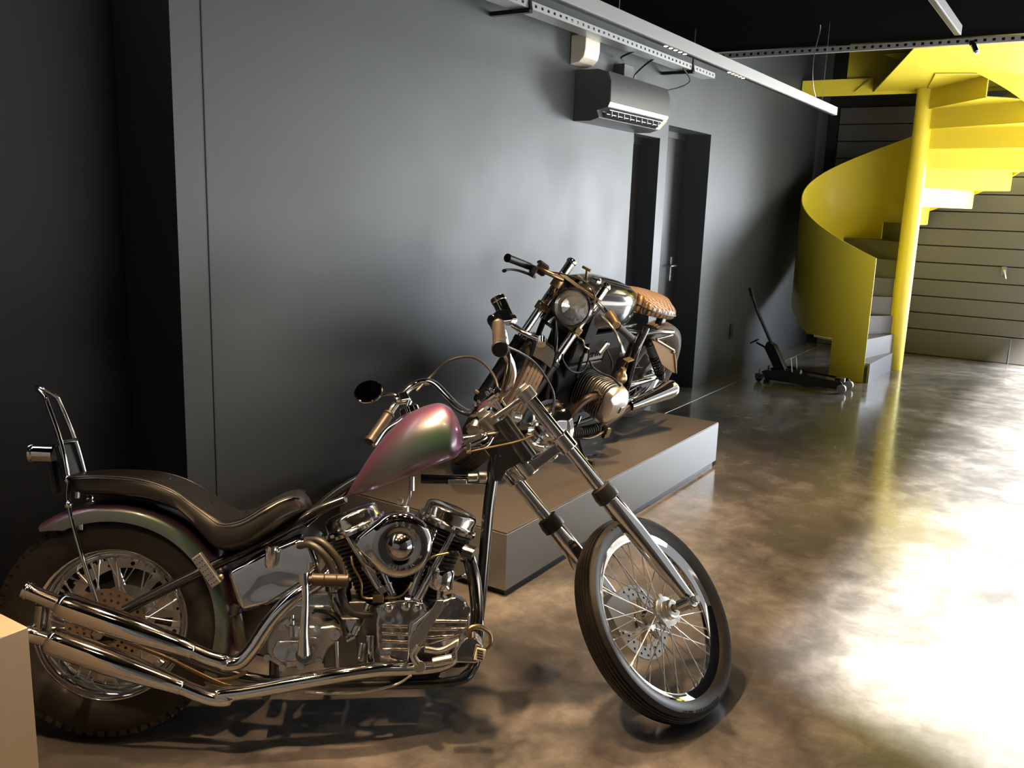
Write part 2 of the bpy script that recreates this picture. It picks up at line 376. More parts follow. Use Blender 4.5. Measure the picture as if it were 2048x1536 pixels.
# air conditioner
ac = empty('air_conditioner', Matrix.Translation((5.3, 2.7, 2.0)), 'dark grey wall mounted air conditioner above the recessed doors', 'air conditioner')
ax0, ax1 = 4.875, 5.745
def acp(pr_, x0, x1): return MB().prism([(x0, y_, z_) for y_, z_ in pr_], (x1-x0, 0, 0))
loc_to(ac, acp([(WY-.001, 2.0), (2.62, 2.0), (2.56, 2.018), (2.575, 2.06), (2.505, 2.075), (2.493, 2.10), (2.497, 2.22), (2.52, 2.275), (2.58, 2.295), (WY-.001, 2.295)], ax0, ax1)).build('body', ACM, ac, bevel=.003)
loc_to(ac, acp([(2.489, 2.105), (2.493, 2.105), (2.497, 2.22), (2.52, 2.277), (2.515, 2.28), (2.492, 2.223)], ax0+.002, ax1-.002)).build('front_panel', ACM, ac)
loc_to(ac, MB().prism([(ax0+.06, 2.572, 2.055), (ax1-.06, 2.572, 2.055), (ax1-.06, 2.555, 2.022), (ax0+.06, 2.555, 2.022)], (0, .003, 0))).build('outlet', MBLACK, ac)
lv = MB()
for z_, y_ in ((2.062, 2.515), (2.040, 2.533)): lv.bb((ax0+.05, y_, z_), (ax1-.05, y_+.004, z_+.004))
for k in range(9): lv.bb((ax0+.1+k*.085, 2.525, 2.03), (ax0+.103+k*.085, 2.56, 2.065))
loc_to(ac, lv).build('louvre', GALV, ac)
loc_to(ac, acp([(2.62, 2.004), (2.555, 2.02), (2.503, 2.075), (2.51, 2.09), (2.60, 2.05)], ax1-.06, ax1+.003)).build('end_cap', WHITEPL, ac, bevel=.002, label='pale cap at the outlet end')
so = tag(MB().bb((8.02, WY-.012, .33), (8.10, WY-.0005, .47)).bb((8.035, WY-.016, .36), (8.085, WY-.012, .44)).build('wall_socket', SBLACK, bevel=.002), 'dark socket low on the wall between the door and the stairs', 'socket')

# ================================================================ spiral stair
PC = V(9.52, 1.523, 0); GR = 1.03; RS = .18
def pol(t, r_, z_): return V(PC.x+r_*math.cos(R(t)), PC.y+r_*math.sin(R(t)), z_)
st = empty('spiral_staircase', Matrix.Translation(PC), 'bright yellow steel spiral staircase with solid curved guard at the back of the room', 'staircase')
loc_to(st, MB().cyl(PC, PC+V(0, 0, 3.9), .082, n=40)).build('pole', YELLOW, st)
for i in range(16):
    a0 = 192-24*i; a1 = a0-24
    if i == 0: a0 = 177.5
    z0 = RS*i; z1 = z0+RS; n = 6
    s = MB()
    ang = [a0+(a1-a0)*k/n for k in range(n+1)]
    def slab(angs, ra, rb, za, zb):
        rings = [[pol(t, ra, za), pol(t, rb, za), pol(t, rb, zb), pol(t, ra, zb)] for t in angs]
        return rings
    s.ring_loft(slab(ang, .07, GR-.006, z1-.012, z1-.006))
    s.ring_loft(slab([a0, a0-.35], .07, GR-.006, z0-.006, z1-.006))
    so_ = loc_to(st, s).build('step', YELLOW, st)
    c_ = MB(); c_.ring_loft(slab(ang, .085, GR-.01, z1-.0058, z1))
    c_.ring_loft(slab([a0+.45, a0+.02], .085, GR-.01, z0+.0, z1))
    loc_to(st, c_).build('covering', STEPTOP, so_)
def ztop(t): return 1.137+(175-t)*.0075
def zbot(t):
    if t > 157: return 0.004
    if t > 140: return .37
    if t > 5: return .36+(140-t)*.0075
    return .36+(140-t)*.0075+.16
ga = []
angs = [175.5-1.5*k for k in range(0, 216)]
gm = MB()
def guard(angs):
    gm.ring_loft([[pol(t, GR, zbot(t+(.01 if j == 0 else -.01))), pol(t, GR+.008, zbot(t+(.01 if j == 0 else -.01))), pol(t, GR+.008, min(ztop(t), 3.65)), pol(t, GR, min(ztop(t), 3.65))] for j, t in enumerate(angs)])
def seg(a, b, n): return [a+(b-a)*k/n for k in range(n+1)]
def gseg(a, b, n, zb):
    gm.ring_loft([[pol(t, GR, zb(t)), pol(t, GR+.008, zb(t)), pol(t, GR+.008, min(ztop(t), 3.69)), pol(t, GR, min(ztop(t), 3.69))] for t in seg(a, b, n)])
gseg(175.5, 157, 12, lambda t: .003); gseg(157, 140, 10, lambda t: .37); gseg(140, 5, 60, lambda t: .36+(140-t)*.0075); gseg(5, -165, 80, lambda t: .52+(140-t)*.0075)
loc_to(st, gm).build('guard', YELLOW, st, sm=60, label='solid curved yellow guard with a sloping top edge')
# landing: underside, edge fascia and a triangle shaped as a patch of sunlight
lm_ = MB().prism([(9.62, 2.02, 2.70), (9.60, -.1, 2.70), (VX+.02, -.3, 2.70), (VX+.02, 1.22, 2.70)], (0, 0, .012))
loc_to(st, lm_).build('landing_underside', YELLOW, st)
loc_to(st, MB().bb((9.60, .45, 2.672), (9.625, 2.72, 2.70)).bb((9.60, 2.03, 2.70), (9.612, 2.72, 2.83)).prism([(9.58, 2.06, 2.70), (9.58, 2.20, 2.70), (9.58, 2.05, 2.83)], (.008, 0, 0))).build('landing_fascia_and_sun_patch', YELLOW, st)
loc_to(st, MB().bb((9.66, .2, 2.70), (9.668, 2.3, 3.69))).build('upper_guard', YELLOW, st)

# ================================================================ trolley jack
jk = empty('trolley_jack', frame((7.97, 1.95, 0), (-.04, -1, 0), (1, -.04, 0), (0, 0, 1)), 'low black trolley jack with raised handle on the floor before the yellow stairs', 'jack')
for s_ in (-1, 1):
    q = MB().ext([(-.36, 0, .03), (-.40, 0, .10), (-.22, 0, .14), (-.05, 0, .115), (.30, 0, .10), (.34, 0, .055), (.28, 0, .028)], s_*.11, s_*.118)
    q.build('side_plate', BLACK, jk, bevel=.002)
    MB().cyl((.31, s_*.13, .04), (.31, s_*.10, .04), .038, n=24).build('front_wheel', CAST, jk, bevel=.003)
    MB().cyl((-.42, s_*.12, .028), (-.42, s_*.095, .028), .028, n=20).build('rear_castor', SBLACK, jk, bevel=.002)
    MB().bb((-.45, s_*.115-.02, .03), (-.38, s_*.115+.02, .075)).cyl((-.415, s_*.115, .07), (-.415, s_*.115, .12), .008).build('castor_fork', DCAST, jk, bevel=.003)
MB().beam((-.12, 0, .10), (.28, 0, .075), .12, .03).cyl((.26, 0, .08), (.26, 0, .115), .045).bb((-.3, -.1, .05), (-.1, .1, .075)).build('lift_arm', BLACK, jk, bevel=.004)
MB().cyl((-.28, 0, .09), (-.08, 0, .10), .04).build('hydraulic_cylinder', SBLACK, jk)
MB().ext([(-.30, 0, .10), (-.20, 0, .10), (-.33, 0, .33), (-.40, 0, .36), (-.42, 0, .30)], -.045, .045).cyl((-.36, -.06, .30), (-.36, .06, .30), .012).build('handle_socket', SBLACK, jk, bevel=.004)
MB().tube([(-.22, 0, .08), (-.36, -.0, .32), (-.52, -.02, .62), (-.58, -.03, .77)], .014, 10, 0).build('handle', SBLACK, jk)
MB().tube([(-.575, -.028, .755), (-.60, -.032, .83)], .02, 12, 0).build('grip', MBLACK, jk)
MB().tube([(-.33, .03, .15), (-.42, .03, .28), (-.52, .03, .33)], .009).box((-.54, .03, .34), (.07, .06, .012), Matrix.Rotation(-.6, 3, 'Y')).build('foot_pedal', SBLACK, jk)
MB().tube([(-.14, -.07, .12), (-.16, -.07, .24), (-.16, .07, .24), (-.14, .07, .12)], .004, 6, 0).build('wire_bail', STEEL, jk)

# ================================================================ wheels
def wheel(root, M, name, rim_r, hw, tyre_prof, spoke_n, spoke_r, hub, tyre_mat=RUBBER, extra=None, knobs=None, letters=None, solid=False):
    W_ = MB().lathe([(rim_r, hw), (rim_r+.003, hw-.003), (rim_r-.008, hw-.008), (rim_r-.012, hw-.014), (rim_r-.028, hw*.35), (rim_r-.03, 0), (rim_r-.028, -hw*.35), (rim_r-.012, -hw+.014), (rim_r-.008, -hw+.008), (rim_r+.003, -hw+.003), (rim_r, -hw), (rim_r-.006, -hw+.002), (rim_r-.016, -hw+.013), (rim_r-.033, -hw*.35), (rim_r-.035, 0), (rim_r-.033, hw*.35), (rim_r-.016, hw-.013), (rim_r-.006, hw-.002), (rim_r, hw)], n=96)
    w_ = W_.build(name, CHROME, root, M, sm=50)
    t_ = MB().lathe(tyre_prof, n=128)
    if knobs: knobs(t_)
    if letters: letters(t_)
    t_.build('tyre', tyre_mat, w_, sm=40)
    if solid: return w_
    hr, hwid = hub
    h_ = MB().lathe([(.012, hwid+.012), (.024, hwid+.012), (.024, hwid+.002), (hr, hwid), (hr, hwid-.007), (hr*.6, hwid-.012), (hr*.5, 0), (hr*.6, -hwid+.012), (hr, -hwid+.007), (hr, -hwid), (.024, -hwid-.002), (.024, -hwid-.012), (.012, -hwid-.012)], n=40)
    h_.build('hub', CHROME, w_, bevel=0)
    me = None
    for i in range(spoke_n):
        side = 1 if i % 2 else -1; d_ = (1 if (i//2) % 2 else -1)
        a = 2*pi*i/spoke_n
        if me is None or True:
            p0 = V(hr*.9*math.cos(a), side*(hwid-.003), hr*.9*math.sin(a)); b_ = a+d_*R(38)
            p1 = V((rim_r-.034)*math.cos(b_), side*.006, (rim_r-.034)*math.sin(b_))
            q = p0+(p1-p0)*.93
        key = (side, d_)
        if key not in wheel_cache.setdefault(name, {}):
            o = MB().tube([p0, p1], spoke_r, 6, 0).tube([q, p1], spoke_r*1.9, 6, 0).build('spoke', STEEL, w_)
            wheel_cache[name][key] = (o, a)
        else:
            o0, a0 = wheel_cache[name][key]
            twin(o0, Matrix.Rotation(-(a-a0), 4, 'Y'))
    wheel_cache[name] = {}
    return w_
wheel_cache = {}
def disc(name, r, r_in, y, th, holes, mt, parent, rows=2):
    # perforated disc: annulus with small dark drilled holes
    d_ = MB().lathe([(r_in, y), (r, y), (r, y+th), (r_in, y+th), (r_in, y)], n=64).build(name, mt, parent)
    h_ = MB()
    for i in range(holes):
        a = 2*pi*i/holes
        for k in range(rows):
            rr = r-.013-k*.018; aa = a+k*.12+(.06 if k % 2 else 0)
            c = V(rr*math.cos(aa), 0, rr*math.sin(aa))
            h_.cyl(c+V(0, y-.0006, 0), c+V(0, y+th+.0006, 0), .0042, n=8)
    h_.build('drilled_holes', MBLACK, d_)
    return d_

# ================================================================ chopper
B1 = frame((1.3226, 2.1308, .005), (.6147, -.7888, 0), (.7708, .6007, -.2122), (.1674, .1304, .9772))
b1 = empty('chopper_motorcycle', B1, 'chrome chopper motorcycle with purple green teardrop tank and raked fork in the foreground', 'motorcycle')
F1w = frame((2.4127, .9791, .267), (.992, -.1262, 0), (.1011, .7947, -.5985), (.0755, .5937, .8011))
TF = B1.inverted() @ F1w
def bd(mb, name, mt, par=None, **k): return mb.build(name, mt, par or b1, **k)

# rear wheel
def knobs_rear(t):
    n = 64
    for i in range(n):
        a = 2*pi*i/n
        for s_ in (-1, 1):
            aa = a+(0 if s_ > 0 else pi/n)
            for (rr, y_, sz) in ((.295, .055, (.019, .016, .016)), (.3055, .034, (.022, .014, .008))):
                rot = Matrix.Rotation(-aa, 3, 'Y') @ Matrix.Rotation(s_*(.5 if y_ > .05 else .2), 3, 'X').inverted() if False else Matrix.Rotation(-aa+pi/2, 3, 'Y').inverted() if False else Matrix.Rotation(-(aa-pi/2), 3, 'Y')
                c = V(rr*math.cos(aa), s_*y_, rr*math.sin(aa))
                t.box(c, sz, rot)
tp = [(.205, -.046), (.213, -.052), (.235, -.062), (.262, -.066), (.286, -.064), (.299, -.055), (.306, -.04), (.308, -.022), (.3085, -.02), (.303, -.019), (.303, -.014), (.309, -.013), (.311, 0), (.309, .013), (.303, .014), (.303, .019), (.3085, .02), (.308, .022), (.306, .04), (.299, .055), (.286, .064), (.262, .066), (.235, .062), (.213, .052), (.205, .046)]
rw = wheel(b1, Matrix.Translation((0, 0, .311)), 'rear_wheel', .2126, .05, tp, 40, .0022, (.055, .045), knobs=knobs_rear)
disc('brake_disc', .107, .045, -.085, .005, 26, COPPER, rw, 3)
sp = MB().lathe([(.045, .072), (.085, .072), (.085, .077), (.045, .077), (.045, .072)], n=48).lathe([(.135, .072), (.165, .072), (.165, .078), (.135, .078), (.135, .072)], n=64)
for k in range(7):
    a = 2*pi*k/7; e = V(math.cos(a), 0, math.sin(a)); sp.beam(e*.08+V(0, .075, 0), e*.14+V(0, .075, 0), .022, .005, (0, 1, 0))
for k in range(44):
    a = 2*pi*k/44; e = V(math.cos(a), 0, math.sin(a)); sp.box(e*.168+V(0, .075, 0), (.009, .006, .008), Matrix.Rotation(-a, 3, 'Y'))
sp.build('sprocket', ALU, rw)
sq = MB()
for k in range(14):
    a = 2*pi*k/14+.1; e = V(math.cos(a), 0, math.sin(a)); sq.cyl(e*.148+V(0, .0715, 0), e*.148+V(0, .0785, 0), .0065 if k % 2 else .0045, n=10)
sq.build('sprocket_holes', MBLACK, rw)

# frame
FRv = .108
fm = MB()
for s_ in (1, -1):
    up_ = [V(*(0.0544,-0.105,0.3648)), V(*(0.1713,-0.105,0.426)), V(*(0.2502,-0.1,0.4638)), V(*(0.2905,-0.085,0.4844)), V(*(0.4277,-0.07,0.5491)), V(*(0.5492,-0.05,0.6239)), V(*(0.6287,-0.03,0.6563))]
    up_ = [V(p.x, p.y*s_, p.z) for p in up_]
    fm.tube(up_, .0145, 12)
    lo_ = [V(0, -.10, .311), V(.16, -.115, .265), V(.36, -.12, .19), V(.55, -.12, .162), V(.80, -.11, .155), V(.97, -.08, .155), V(1.01, -.05, .185)]
    lo_ = [V(p.x, p.y*s_, p.z) for p in lo_]
    fm.tube(lo_, .0145, 12)
    fm.prism([(-.03, s_*.10, .335), (.04, s_*.10, .34), (.04, s_*.10, .285), (-.03, s_*.10, .28)], (0, s_*.008, 0))
dt = [V(*(1.0594,-0.0,0.7283)), V(*(1.0475,-0.0,0.6279)), V(*(1.0387,-0.0,0.5086)), V(*(1.0289,-0.0,0.3657)), V(*(1.0206,-0.0,0.2802))]
fm.tube([V(*(1.0712,-0.0,0.7888)), V(*(1.0631,-0.0,0.7571))]+dt, [.021, .019, .017, .017, .016], 14)
for s_ in (-1, 1): fm.tube([V(dt[-1].x, 0, dt[-1].z+.04), V(dt[-1].x+.003, s_*.03, dt[-1].z-.02), V(1.01, s_*.05, .185), V(.97, s_*.08, .155)], .0145, 12)
fm.tube([V(*(0.5158,-0.0,0.5891)), V(*(0.6346,-0.0,0.6881)), V(.86, 0, .80), V(1.08, 0, .845)], .018, 14)
fm.tube([V(*(0.8486,-0.0,0.7156)), V(*(1.0371,-0.0,0.7124))], .014, 12, 0)
fm.tube([V(.40, -.10, .43), V(.40, .10, .43)], .012, 10, 0).tube([V(.44, 0, .13), V(.44, 0, .50)], .016, 12, 0).tube([V(.44, -.13, .135), V(.44, .13, .135)], .012, 10, 0)
bd(fm, 'frame', BLACK)
nk = MB().tube([V(*(1.0784,-0.0,0.8923)), V(*(1.164,-0.0,0.7737))], .029, 20, 0)
g_ = [V(*(1.0618,-0.0,0.8404)), V(*(1.0887,-0.0,0.8766)), V(*(1.1611,-0.0,0.778)), V(*(1.0979,-0.0,0.743)), V(*(1.0839,-0.0,0.7113)), V(*(1.0609,-0.0,0.7112)), V(*(1.0497,-0.0,0.7857)), V(*(1.0248,-0.0,0.8142))]
for s_ in (-1, 1): nk.ext(g_, s_*.013, s_*.019)
nk.ext(g_, -.013, .013)
bd(nk, 'steering_head', BLACK, bevel=.003)

# rear fender
fd = MB(); rings = []
for k in range(61):
    a = R(124-(124+26)*k/60); r_ = .337
    e = V(math.cos(a), 0, math.sin(a)); c0 = V(0, 0, .311)
    wdt = .086; sk = .046 if k > 4 else .02+.0065*k
    ring = [(-wdt, -sk), (-wdt-.001, -.02), (-wdt+.006, -.007), (-wdt*.6, .001), (0, .006), (wdt*.6, .001), (wdt-.006, -.007), (wdt+.001, -.02), (wdt, -sk), (wdt-.003, -sk), (wdt-.004, -.02), (wdt-.01, -.011), (wdt*.6, -.003), (0, .002), (-wdt*.6, -.003), (-wdt+.01, -.011), (-wdt+.004, -.02), (-wdt+.003, -sk)]
    rings.append([c0+e*(r_+q[1])+V(0, q[0], 0) for q in ring])
fd.ring_loft(rings)
fdo = bd(fd, 'rear_fender', PAINT, sm=50)
MB().box((-0.0798,-0.06,0.6013), (.02, .03, .05)).cyl((-0.0997,-0.04,0.6594), V(*(-0.0997,-0.04,0.6594))+V(0, 0, .02), .008, n=8).build('fender_bracket', STEEL, fdo, bevel=.002)

# seat
stn = [((-0.1222,-0.0,0.7261), (-0.0844,-0.09,0.6795), .085), ((-0.0991,-0.0,0.7327), (-0.0607,-0.1,0.6704), .1), ((-0.0167,-0.0,0.7375), (0.0071,-0.105,0.6699), .108), ((0.0873,-0.0,0.7296), (0.115,-0.11,0.6571), .112), ((0.1714,-0.0,0.7028), (0.1836,-0.115,0.6305), .116), ((0.2282,-0.0,0.6656), (0.2222,-0.12,0.5983), .122),
       ((0.2779,-0.0,0.6348), (0.2622,-0.13,0.5554), .132), ((0.317,-0.0,0.6169), (0.3041,-0.135,0.522), .145), ((0.3699,-0.0,0.6278), (0.3718,-0.14,0.5296), .150), ((0.4191,-0.0,0.657), (0.4331,-0.13,0.569), .138), ((0.458,-0.0,0.6753), (0.4819,-0.1,0.6026), .112), ((0.4936,-0.0,0.6812), (0.5152,-0.07,0.6195), .085), ((0.5204,-0.0,0.661), (0.5334,-0.04,0.6298), .05)]
rings = []; tops = []; side = []
P1 = spline([s[0] for s in stn], 4); P2 = spline([s[1] for s in stn], 4); W3 = spline([(s[2], 0, 0) for s in stn], 4)
for a, b, c in zip(P1, P2, W3):
    t_ = V(a.x, 0, a.z); b2_ = V(b.x, 0, b.z); d_ = t_-b2_; hw = c.x; ring = []
    for j in range(24):
        th = 2*pi*j/24; cs, sn = math.cos(th), math.sin(th)
        yy = hw*math.copysign(abs(cs)**.55, cs); zz = math.copysign(abs(sn)**.62, sn)
        h_ = .5+.5*zz
        if sn > .85: h_ -= .05
        ring.append(b2_+d_*h_+V(0, yy*(.93 if sn > 0 else 1), 0))
    rings.append(ring); side.append(b2_+d_*.84+V(0, -hw*.955, 0))
stm = MB().ring_loft(rings)
sto = bd(stm, 'seat', LEATHER, sm=70)
MB().tube(side[2:-2], .003, 6, 0).tube([V(p.x, -p.y, p.z) for p in side[2:-2]], .003, 6, 0).build('piping', LEATHER, sto)
bt = MB()
for px in (0.02, .14, .25, .36):
    q = min(P1, key=lambda p: abs(p.x-px)); bt.ball((q.x, 0, q.z-.006), .009, 10, (1, 1, .5))
bt.build('seat_button', LEATHER, sto)

# sissy bar, tail lamp, number plate
sl = [V(*(-0.0149,-0.105,0.3808)), V(*(-0.0573,-0.1,0.4995)), V(*(-0.108,-0.075,0.6466)), V(*(-0.1165,-0.06,0.7142)), V(*(-0.1426,-0.05,0.8176)), V(*(-0.1814,-0.042,0.9182)), V(*(-0.1928,-0.035,0.9425))]
fs = [V(p.x, -p.y, p.z) for p in sl]
top_ = V(*(-0.2198,-0.0,0.9633)); 
sb_ = MB().tube(sl+[top_+V(-.002, -.018, 0), top_, top_+V(-.002, .018, 0)]+fs[::-1], .0065, 12, 5)
sb_.tube([sl[3], V(sl[3].x, 0, sl[3].z), fs[3]], .005, 8, 0).tube([sl[4]+V(.005, 0, .0), fs[4]+V(.005, 0, 0)], .005, 8, 0)
for p in (sl[2], sl[3], fs[2], fs[3]): sb_.ball(p, .012, 12)
sbo = bd(sb_, 'sissy_bar', CHROME, sm=60)
tlp = V(*(-0.1786,-0.0,0.7804)); 
MB().cyl(tlp+V(.0, 0, 0), tlp+V(-.052, 0, .002), .026, .026, 28).lathe([(.026, 0), (.028, .004), (.028, .01), (.022, .012)], tlp+V(-.052, 0, .002), (-1, 0, .04), 28).build('tail_lamp', CHROME, sbo)
pp = [V(*(-0.1734,-0.0,0.7578)), V(*(-0.1607,-0.0,0.6712))]
MB().beam(pp[0]+V(.0, 0, 0), pp[1], .004, .10, (0, 1, 0)).build('number_plate', SBLACK, sbo)
bp = [V(*(-0.1461,-0.0,0.758)), V(*(-0.1259,-0.0,0.7048))]
MB().beam(bp[0]+V(-.01, 0, .05), bp[1], .014, .10, (0, 1, 0)).build('back_pad', LEATHER, sbo, bevel=.006)

# oil tank with filler cap
ot = [V(*(0.327,-0.13,0.4708)), V(*(0.4385,-0.13,0.5324)), V(*(0.5165,-0.13,0.5634)), V(*(0.5563,-0.13,0.5455)), V(*(0.5771,-0.13,0.4876)), V(*(0.5363,-0.13,0.4344)), V(*(0.4413,-0.13,0.3774)), V(*(0.3679,-0.13,0.3603)), V(*(0.3589,-0.13,0.3824))]
oto = bd(MB().ext(ot, -.13, .12), 'oil_tank', CHROMEW, bevel=.016, seg=4)
cc = V(*(0.4488,-0.15,0.5161)); cu_ = V(-.045, 0, .05).normalized()
MB().lathe([(.002, .034), (.017, .033), (.019, .028), (.019, .02), (.016, .018), (.016, -.018), (.012, -.028), (.002, -.032)], cc, V(.1, -.1, 1), 14).build('filler_cap', CHROME, oto)

# tank
_top = spline([(0.6299,-0.0,0.6593), (0.6625,-0.0,0.7188), (0.724,-0.0,0.817), (0.7864,-0.0,0.8859), (0.8368,-0.0,0.9207), (0.892,-0.0,0.9377), (0.9221,-0.0,0.9304), (0.9438,-0.0,0.9092), (0.9596,-0.0,0.8622), (0.9665,-0.04,0.8131)], 8)
_bot = spline([(0.6325,-0.01,0.6579), (0.6368,-0.03,0.6611), (0.698,-0.08,0.6812), (0.7599,-0.1,0.7042), (0.841,-0.11,0.7384), (0.9222,-0.11,0.7717), (0.9655,-0.1,0.7878)], 8)
def interp(P, x):
    for a, b in zip(P[:-1], P[1:]):
        if min(a.x, b.x)-1e-9 <= x <= max(a.x, b.x)+1e-9 and abs(b.x-a.x) > 1e-9: return a.z+(b.z-a.z)*(x-a.x)/(b.x-a.x)
    return P[0].z if x < P[0].x else P[-1].z
x0 = min(p.x for p in _top)+.001; x1 = .972
rings = []
for k in range(49):
    t = k/48; t = (1-math.cos(t*pi))/2*.5+t*.5
    x = x0+(x1-x0)*t
    zt = interp([p for p in _top], x) if x < .958 else None
    if x >= .944: zt = .909-((x-.944)/.028)**1.4*.075
    zb = min(interp(_bot, x), (zt or 9)-.004)
    hw = .122*(math.sin(min(1, t/.80)*pi/2))**.75+.008
    if t > .86: hw *= math.sqrt(max(.06, 1-((t-.86)/.145)**2))
    if t > .93: zb += (t-.93)*.25
    ring = []
    for j in range(32):
        th = 2*pi*j/32; cs, sn = math.cos(th), math.sin(th)
        zz = .5+.5*math.copysign(abs(sn)**.9, sn)
        if sn < 0: zz = .5-.5*abs(sn)**.6
        yw = hw*math.copysign(abs(cs)**(.72 if sn > 0 else .5), cs)*(1.0-.30*max(0, zz-.35)**1.5)
        ring.append(V(x, yw, zb+(zt-zb)*zz))
    rings.append(ring)
tko = bd(MB().ring_loft(rings), 'fuel_tank', PAINT, sm=70)
fc = V(*(0.8199,-0.0,0.9098)); fc = V(fc.x, 0.0, fc.z)
MB().lathe([(.002, .018), (.026, .018), (.030, .014), (.031, -.004), (.024, -.012)], V(*(0.8147,0.05,0.9065)), V(-.35, .25, 1), 28).build('fuel_cap', CHROME, tko)
MB().cyl((0.6137,-0.0,0.6856), V(*(0.6137,-0.0,0.6856))+V(.0, 0, -.045), .008, n=8).cyl((0.6139,-0.0,0.6739), V(*(0.6139,-0.0,0.6739))+V(0, 0, -.006), .017, n=20).build('mount_bolt', GOLDLIT, tko)
MB().cyl((0.824,-0.06,0.7275), V(*(0.824,-0.06,0.7275))+V(0, 0, -.04), .008).tube([V(*(0.8262,-0.06,0.7171)), V(*(0.818,-0.05,0.7128)), V(*(0.8186,-0.05,0.6756)), V(*(0.8101,-0.06,0.6443))], .004, 8).build('fuel_tap', STEEL, tko)
bd(MB().beam((0.9686,-0.06,0.8206), (1.0241,-0.04,0.8433), .004, .02).tube([(0.9663,-0.07,0.8128), (1.0279,-0.05,0.8375), (1.0325,-0.04,0.8519)], .006, 8).tube([(0.9773,-0.06,0.8018), (1.0331,-0.04,0.8137), (1.0547,-0.03,0.841)], .005, 8).box((0.983,-0.07,0.8088), (.012, .006, .03)), 'tank_bracket', CHROME, bevel=.001)

SMOKE = mat('smoked_chrome_pipe', (.12, .11, .10), .16, 1)
# engine: crankcase
CK = V(.795, 0, .262)
eng = MB().cyl(CK+V(0, -.085, 0), CK+V(0, .085, 0), .118, n=48)
eng.ext([V(.70, 0, .30), V(.68, 0, .20), V(.71, 0, .135), V(.90, 0, .135), V(.93, 0, .22), V(.89, 0, .33), V(.83, 0, .37), V(.76, 0, .37)], -.075, .075)
cko = bd(eng, 'crankcase', DCAST, bevel=.004)
for s_, cx, cz in ((-1, .6572, .5893), (1, .9324, .5991)):
    d_ = (V(cx, 0, cz)-CK).normalized(); pc = V(cx, 0, cz)
    brl = MB().cyl(CK+d_*.10, pc-d_*.06, .050, n=32)
    for k in range(13):
        q = CK+d_*(.125+k*.0125); rr = .070 if k > 1 else .062
        brl.cyl(q, q+d_*.004, rr, n=40)
    brl.build('cylinder_barrel', FIN, b1)
    hd_ = MB().cyl(pc-d_*.075, pc-d_*.022, .062, .078, 36)
    for k in range(4): hd_.cyl(pc-d_*(.068-k*.012), pc-d_*(.064-k*.012), .078+.002*k, n=40)
    hd_.build('cylinder_head', FIN, b1)
    pn = MB().lathe([(.0885, -.024), (.092, -.022), (.092, -.013), (.0865, -.010), (.082, -.006), (.080, .0), (.079, .024), (.075, .031), (.064, .036), (.03, .040), (.001, .041)], pc, d_, 56)
    po = pn.build('rocker_cover', POL, b1, sm=45)
    x_, y_, _ = basis(d_); bl = MB()
    for k in range(12):
        a = 2*pi*k/12+.2; bl.bolt(pc+(x_*math.cos(a)+y_*math.sin(a))*.0865-d_*.012, d_, .0045, .007)
    bl.build('cover_screw', STEEL, po)
# air cleaner
acx = V(*(0.7941,-0.2,0.5536)); yo = acx.y
def teardrop(r_, tail, n=40):
    pts = []
    tx, tz = -1, .05
    th0 = math.acos(min(1, (r_-.02)/(tail)))
    base = math.atan2(tz, tx)
    for k in range(n+1):
        a = base+th0+(2*pi-2*th0)*k/n; pts.append(V(acx.x+r_*math.cos(a), 0, acx.z+r_*math.sin(a)))
    ct_ = V(acx.x+tail*math.cos(base), 0, acx.z+tail*math.sin(base))
    for k in range(9):
        a = base-th0+2*th0*k/8; pts.append(ct_+V(.02*math.cos(a), 0, .02*math.sin(a)))
    return pts
tda = []
for rr, yy, tl in ((.088, .055, .098), (.089, .02, .099), (.086, .008, .097), (.077, .0, .09)):
    tda.append([V(p.x, yo+yy, p.z) for p in teardrop(rr, tl)])
aco = MB().ring_loft(tda).build('air_cleaner', CHROME, b1, sm=50)
dm = MB().lathe([(.074, .001), (.074, .004), (.070, .006), (.048, .0075), (.041, .003), (.037, .003), (.031, .012), (.022, .020), (.010, .024), (.001, .025)], (acx.x+.003, yo, acx.z), (0, -1, 0), 56)
dm.build('domed_face', DCHROME, aco, sm=50)
tx = MB(); cen = V(acx.x+.003, yo-.0078, acx.z)
arc_text(tx, 'S&S', cen, (1, 0, 0), (0, 0, 1), .059, R(82), .018, .002, R(17))
arc_text(tx, 'SUPER E', cen, (1, 0, 0), (0, 0, 1), .059, R(-72), .0175, .002, R(15), True)
tx.build('raised_lettering', ALU, aco, sm=30)
bl = MB()
for q in ((0.7068,-0.2,0.5485), (0.8297,-0.205,0.5928)): bl.cyl(V(*q)+V(0, .004, 0), V(*q)+V(0, -.003, 0), .008, n=16).bolt(V(*q)+V(0, -.003, 0), (0, -1, 0), .004, .003)
bl.build('cover_screw', STEEL, aco)
bd(MB().cyl((acx.x-.01, -.08, acx.z), (acx.x-.01, yo+.05, acx.z), .03).box((acx.x-.01, -.05, acx.z-.01), (.07, .08, .10)).cyl((0.788,-0.02,0.6533), V(*(0.7892,-0.06,0.6582)), .012).cyl((0.8092,-0.1,0.6221), (0.8087,-0.1,0.6494), .010), 'carburettor', CAST, bevel=.004)
# pushrod tubes
for a, b, rr in (((0.6458,-0.075,0.5635), (0.7446,-0.095,0.4076), .0095), ((0.745,-0.075,0.4627), (0.776,-0.085,0.396), .0095), ((0.9427,-0.075,0.5704), (0.8403,-0.095,0.3751), .0095), ((0.8964,-0.06,0.5889), (0.8218,-0.085,0.382), .0095)):
    a, b = V(*a), V(*b); d_ = b-a
    MB().cyl(a, b, rr, n=16).cyl(a+d_*.55, b, rr*1.3, n=16).cyl(a+d_*.52, a+d_*.58, rr*1.65, n=16).cyl(a+d_*.93, b+d_*.03, rr*1.8, n=6).build('pushrod_tube', CHROME, b1)
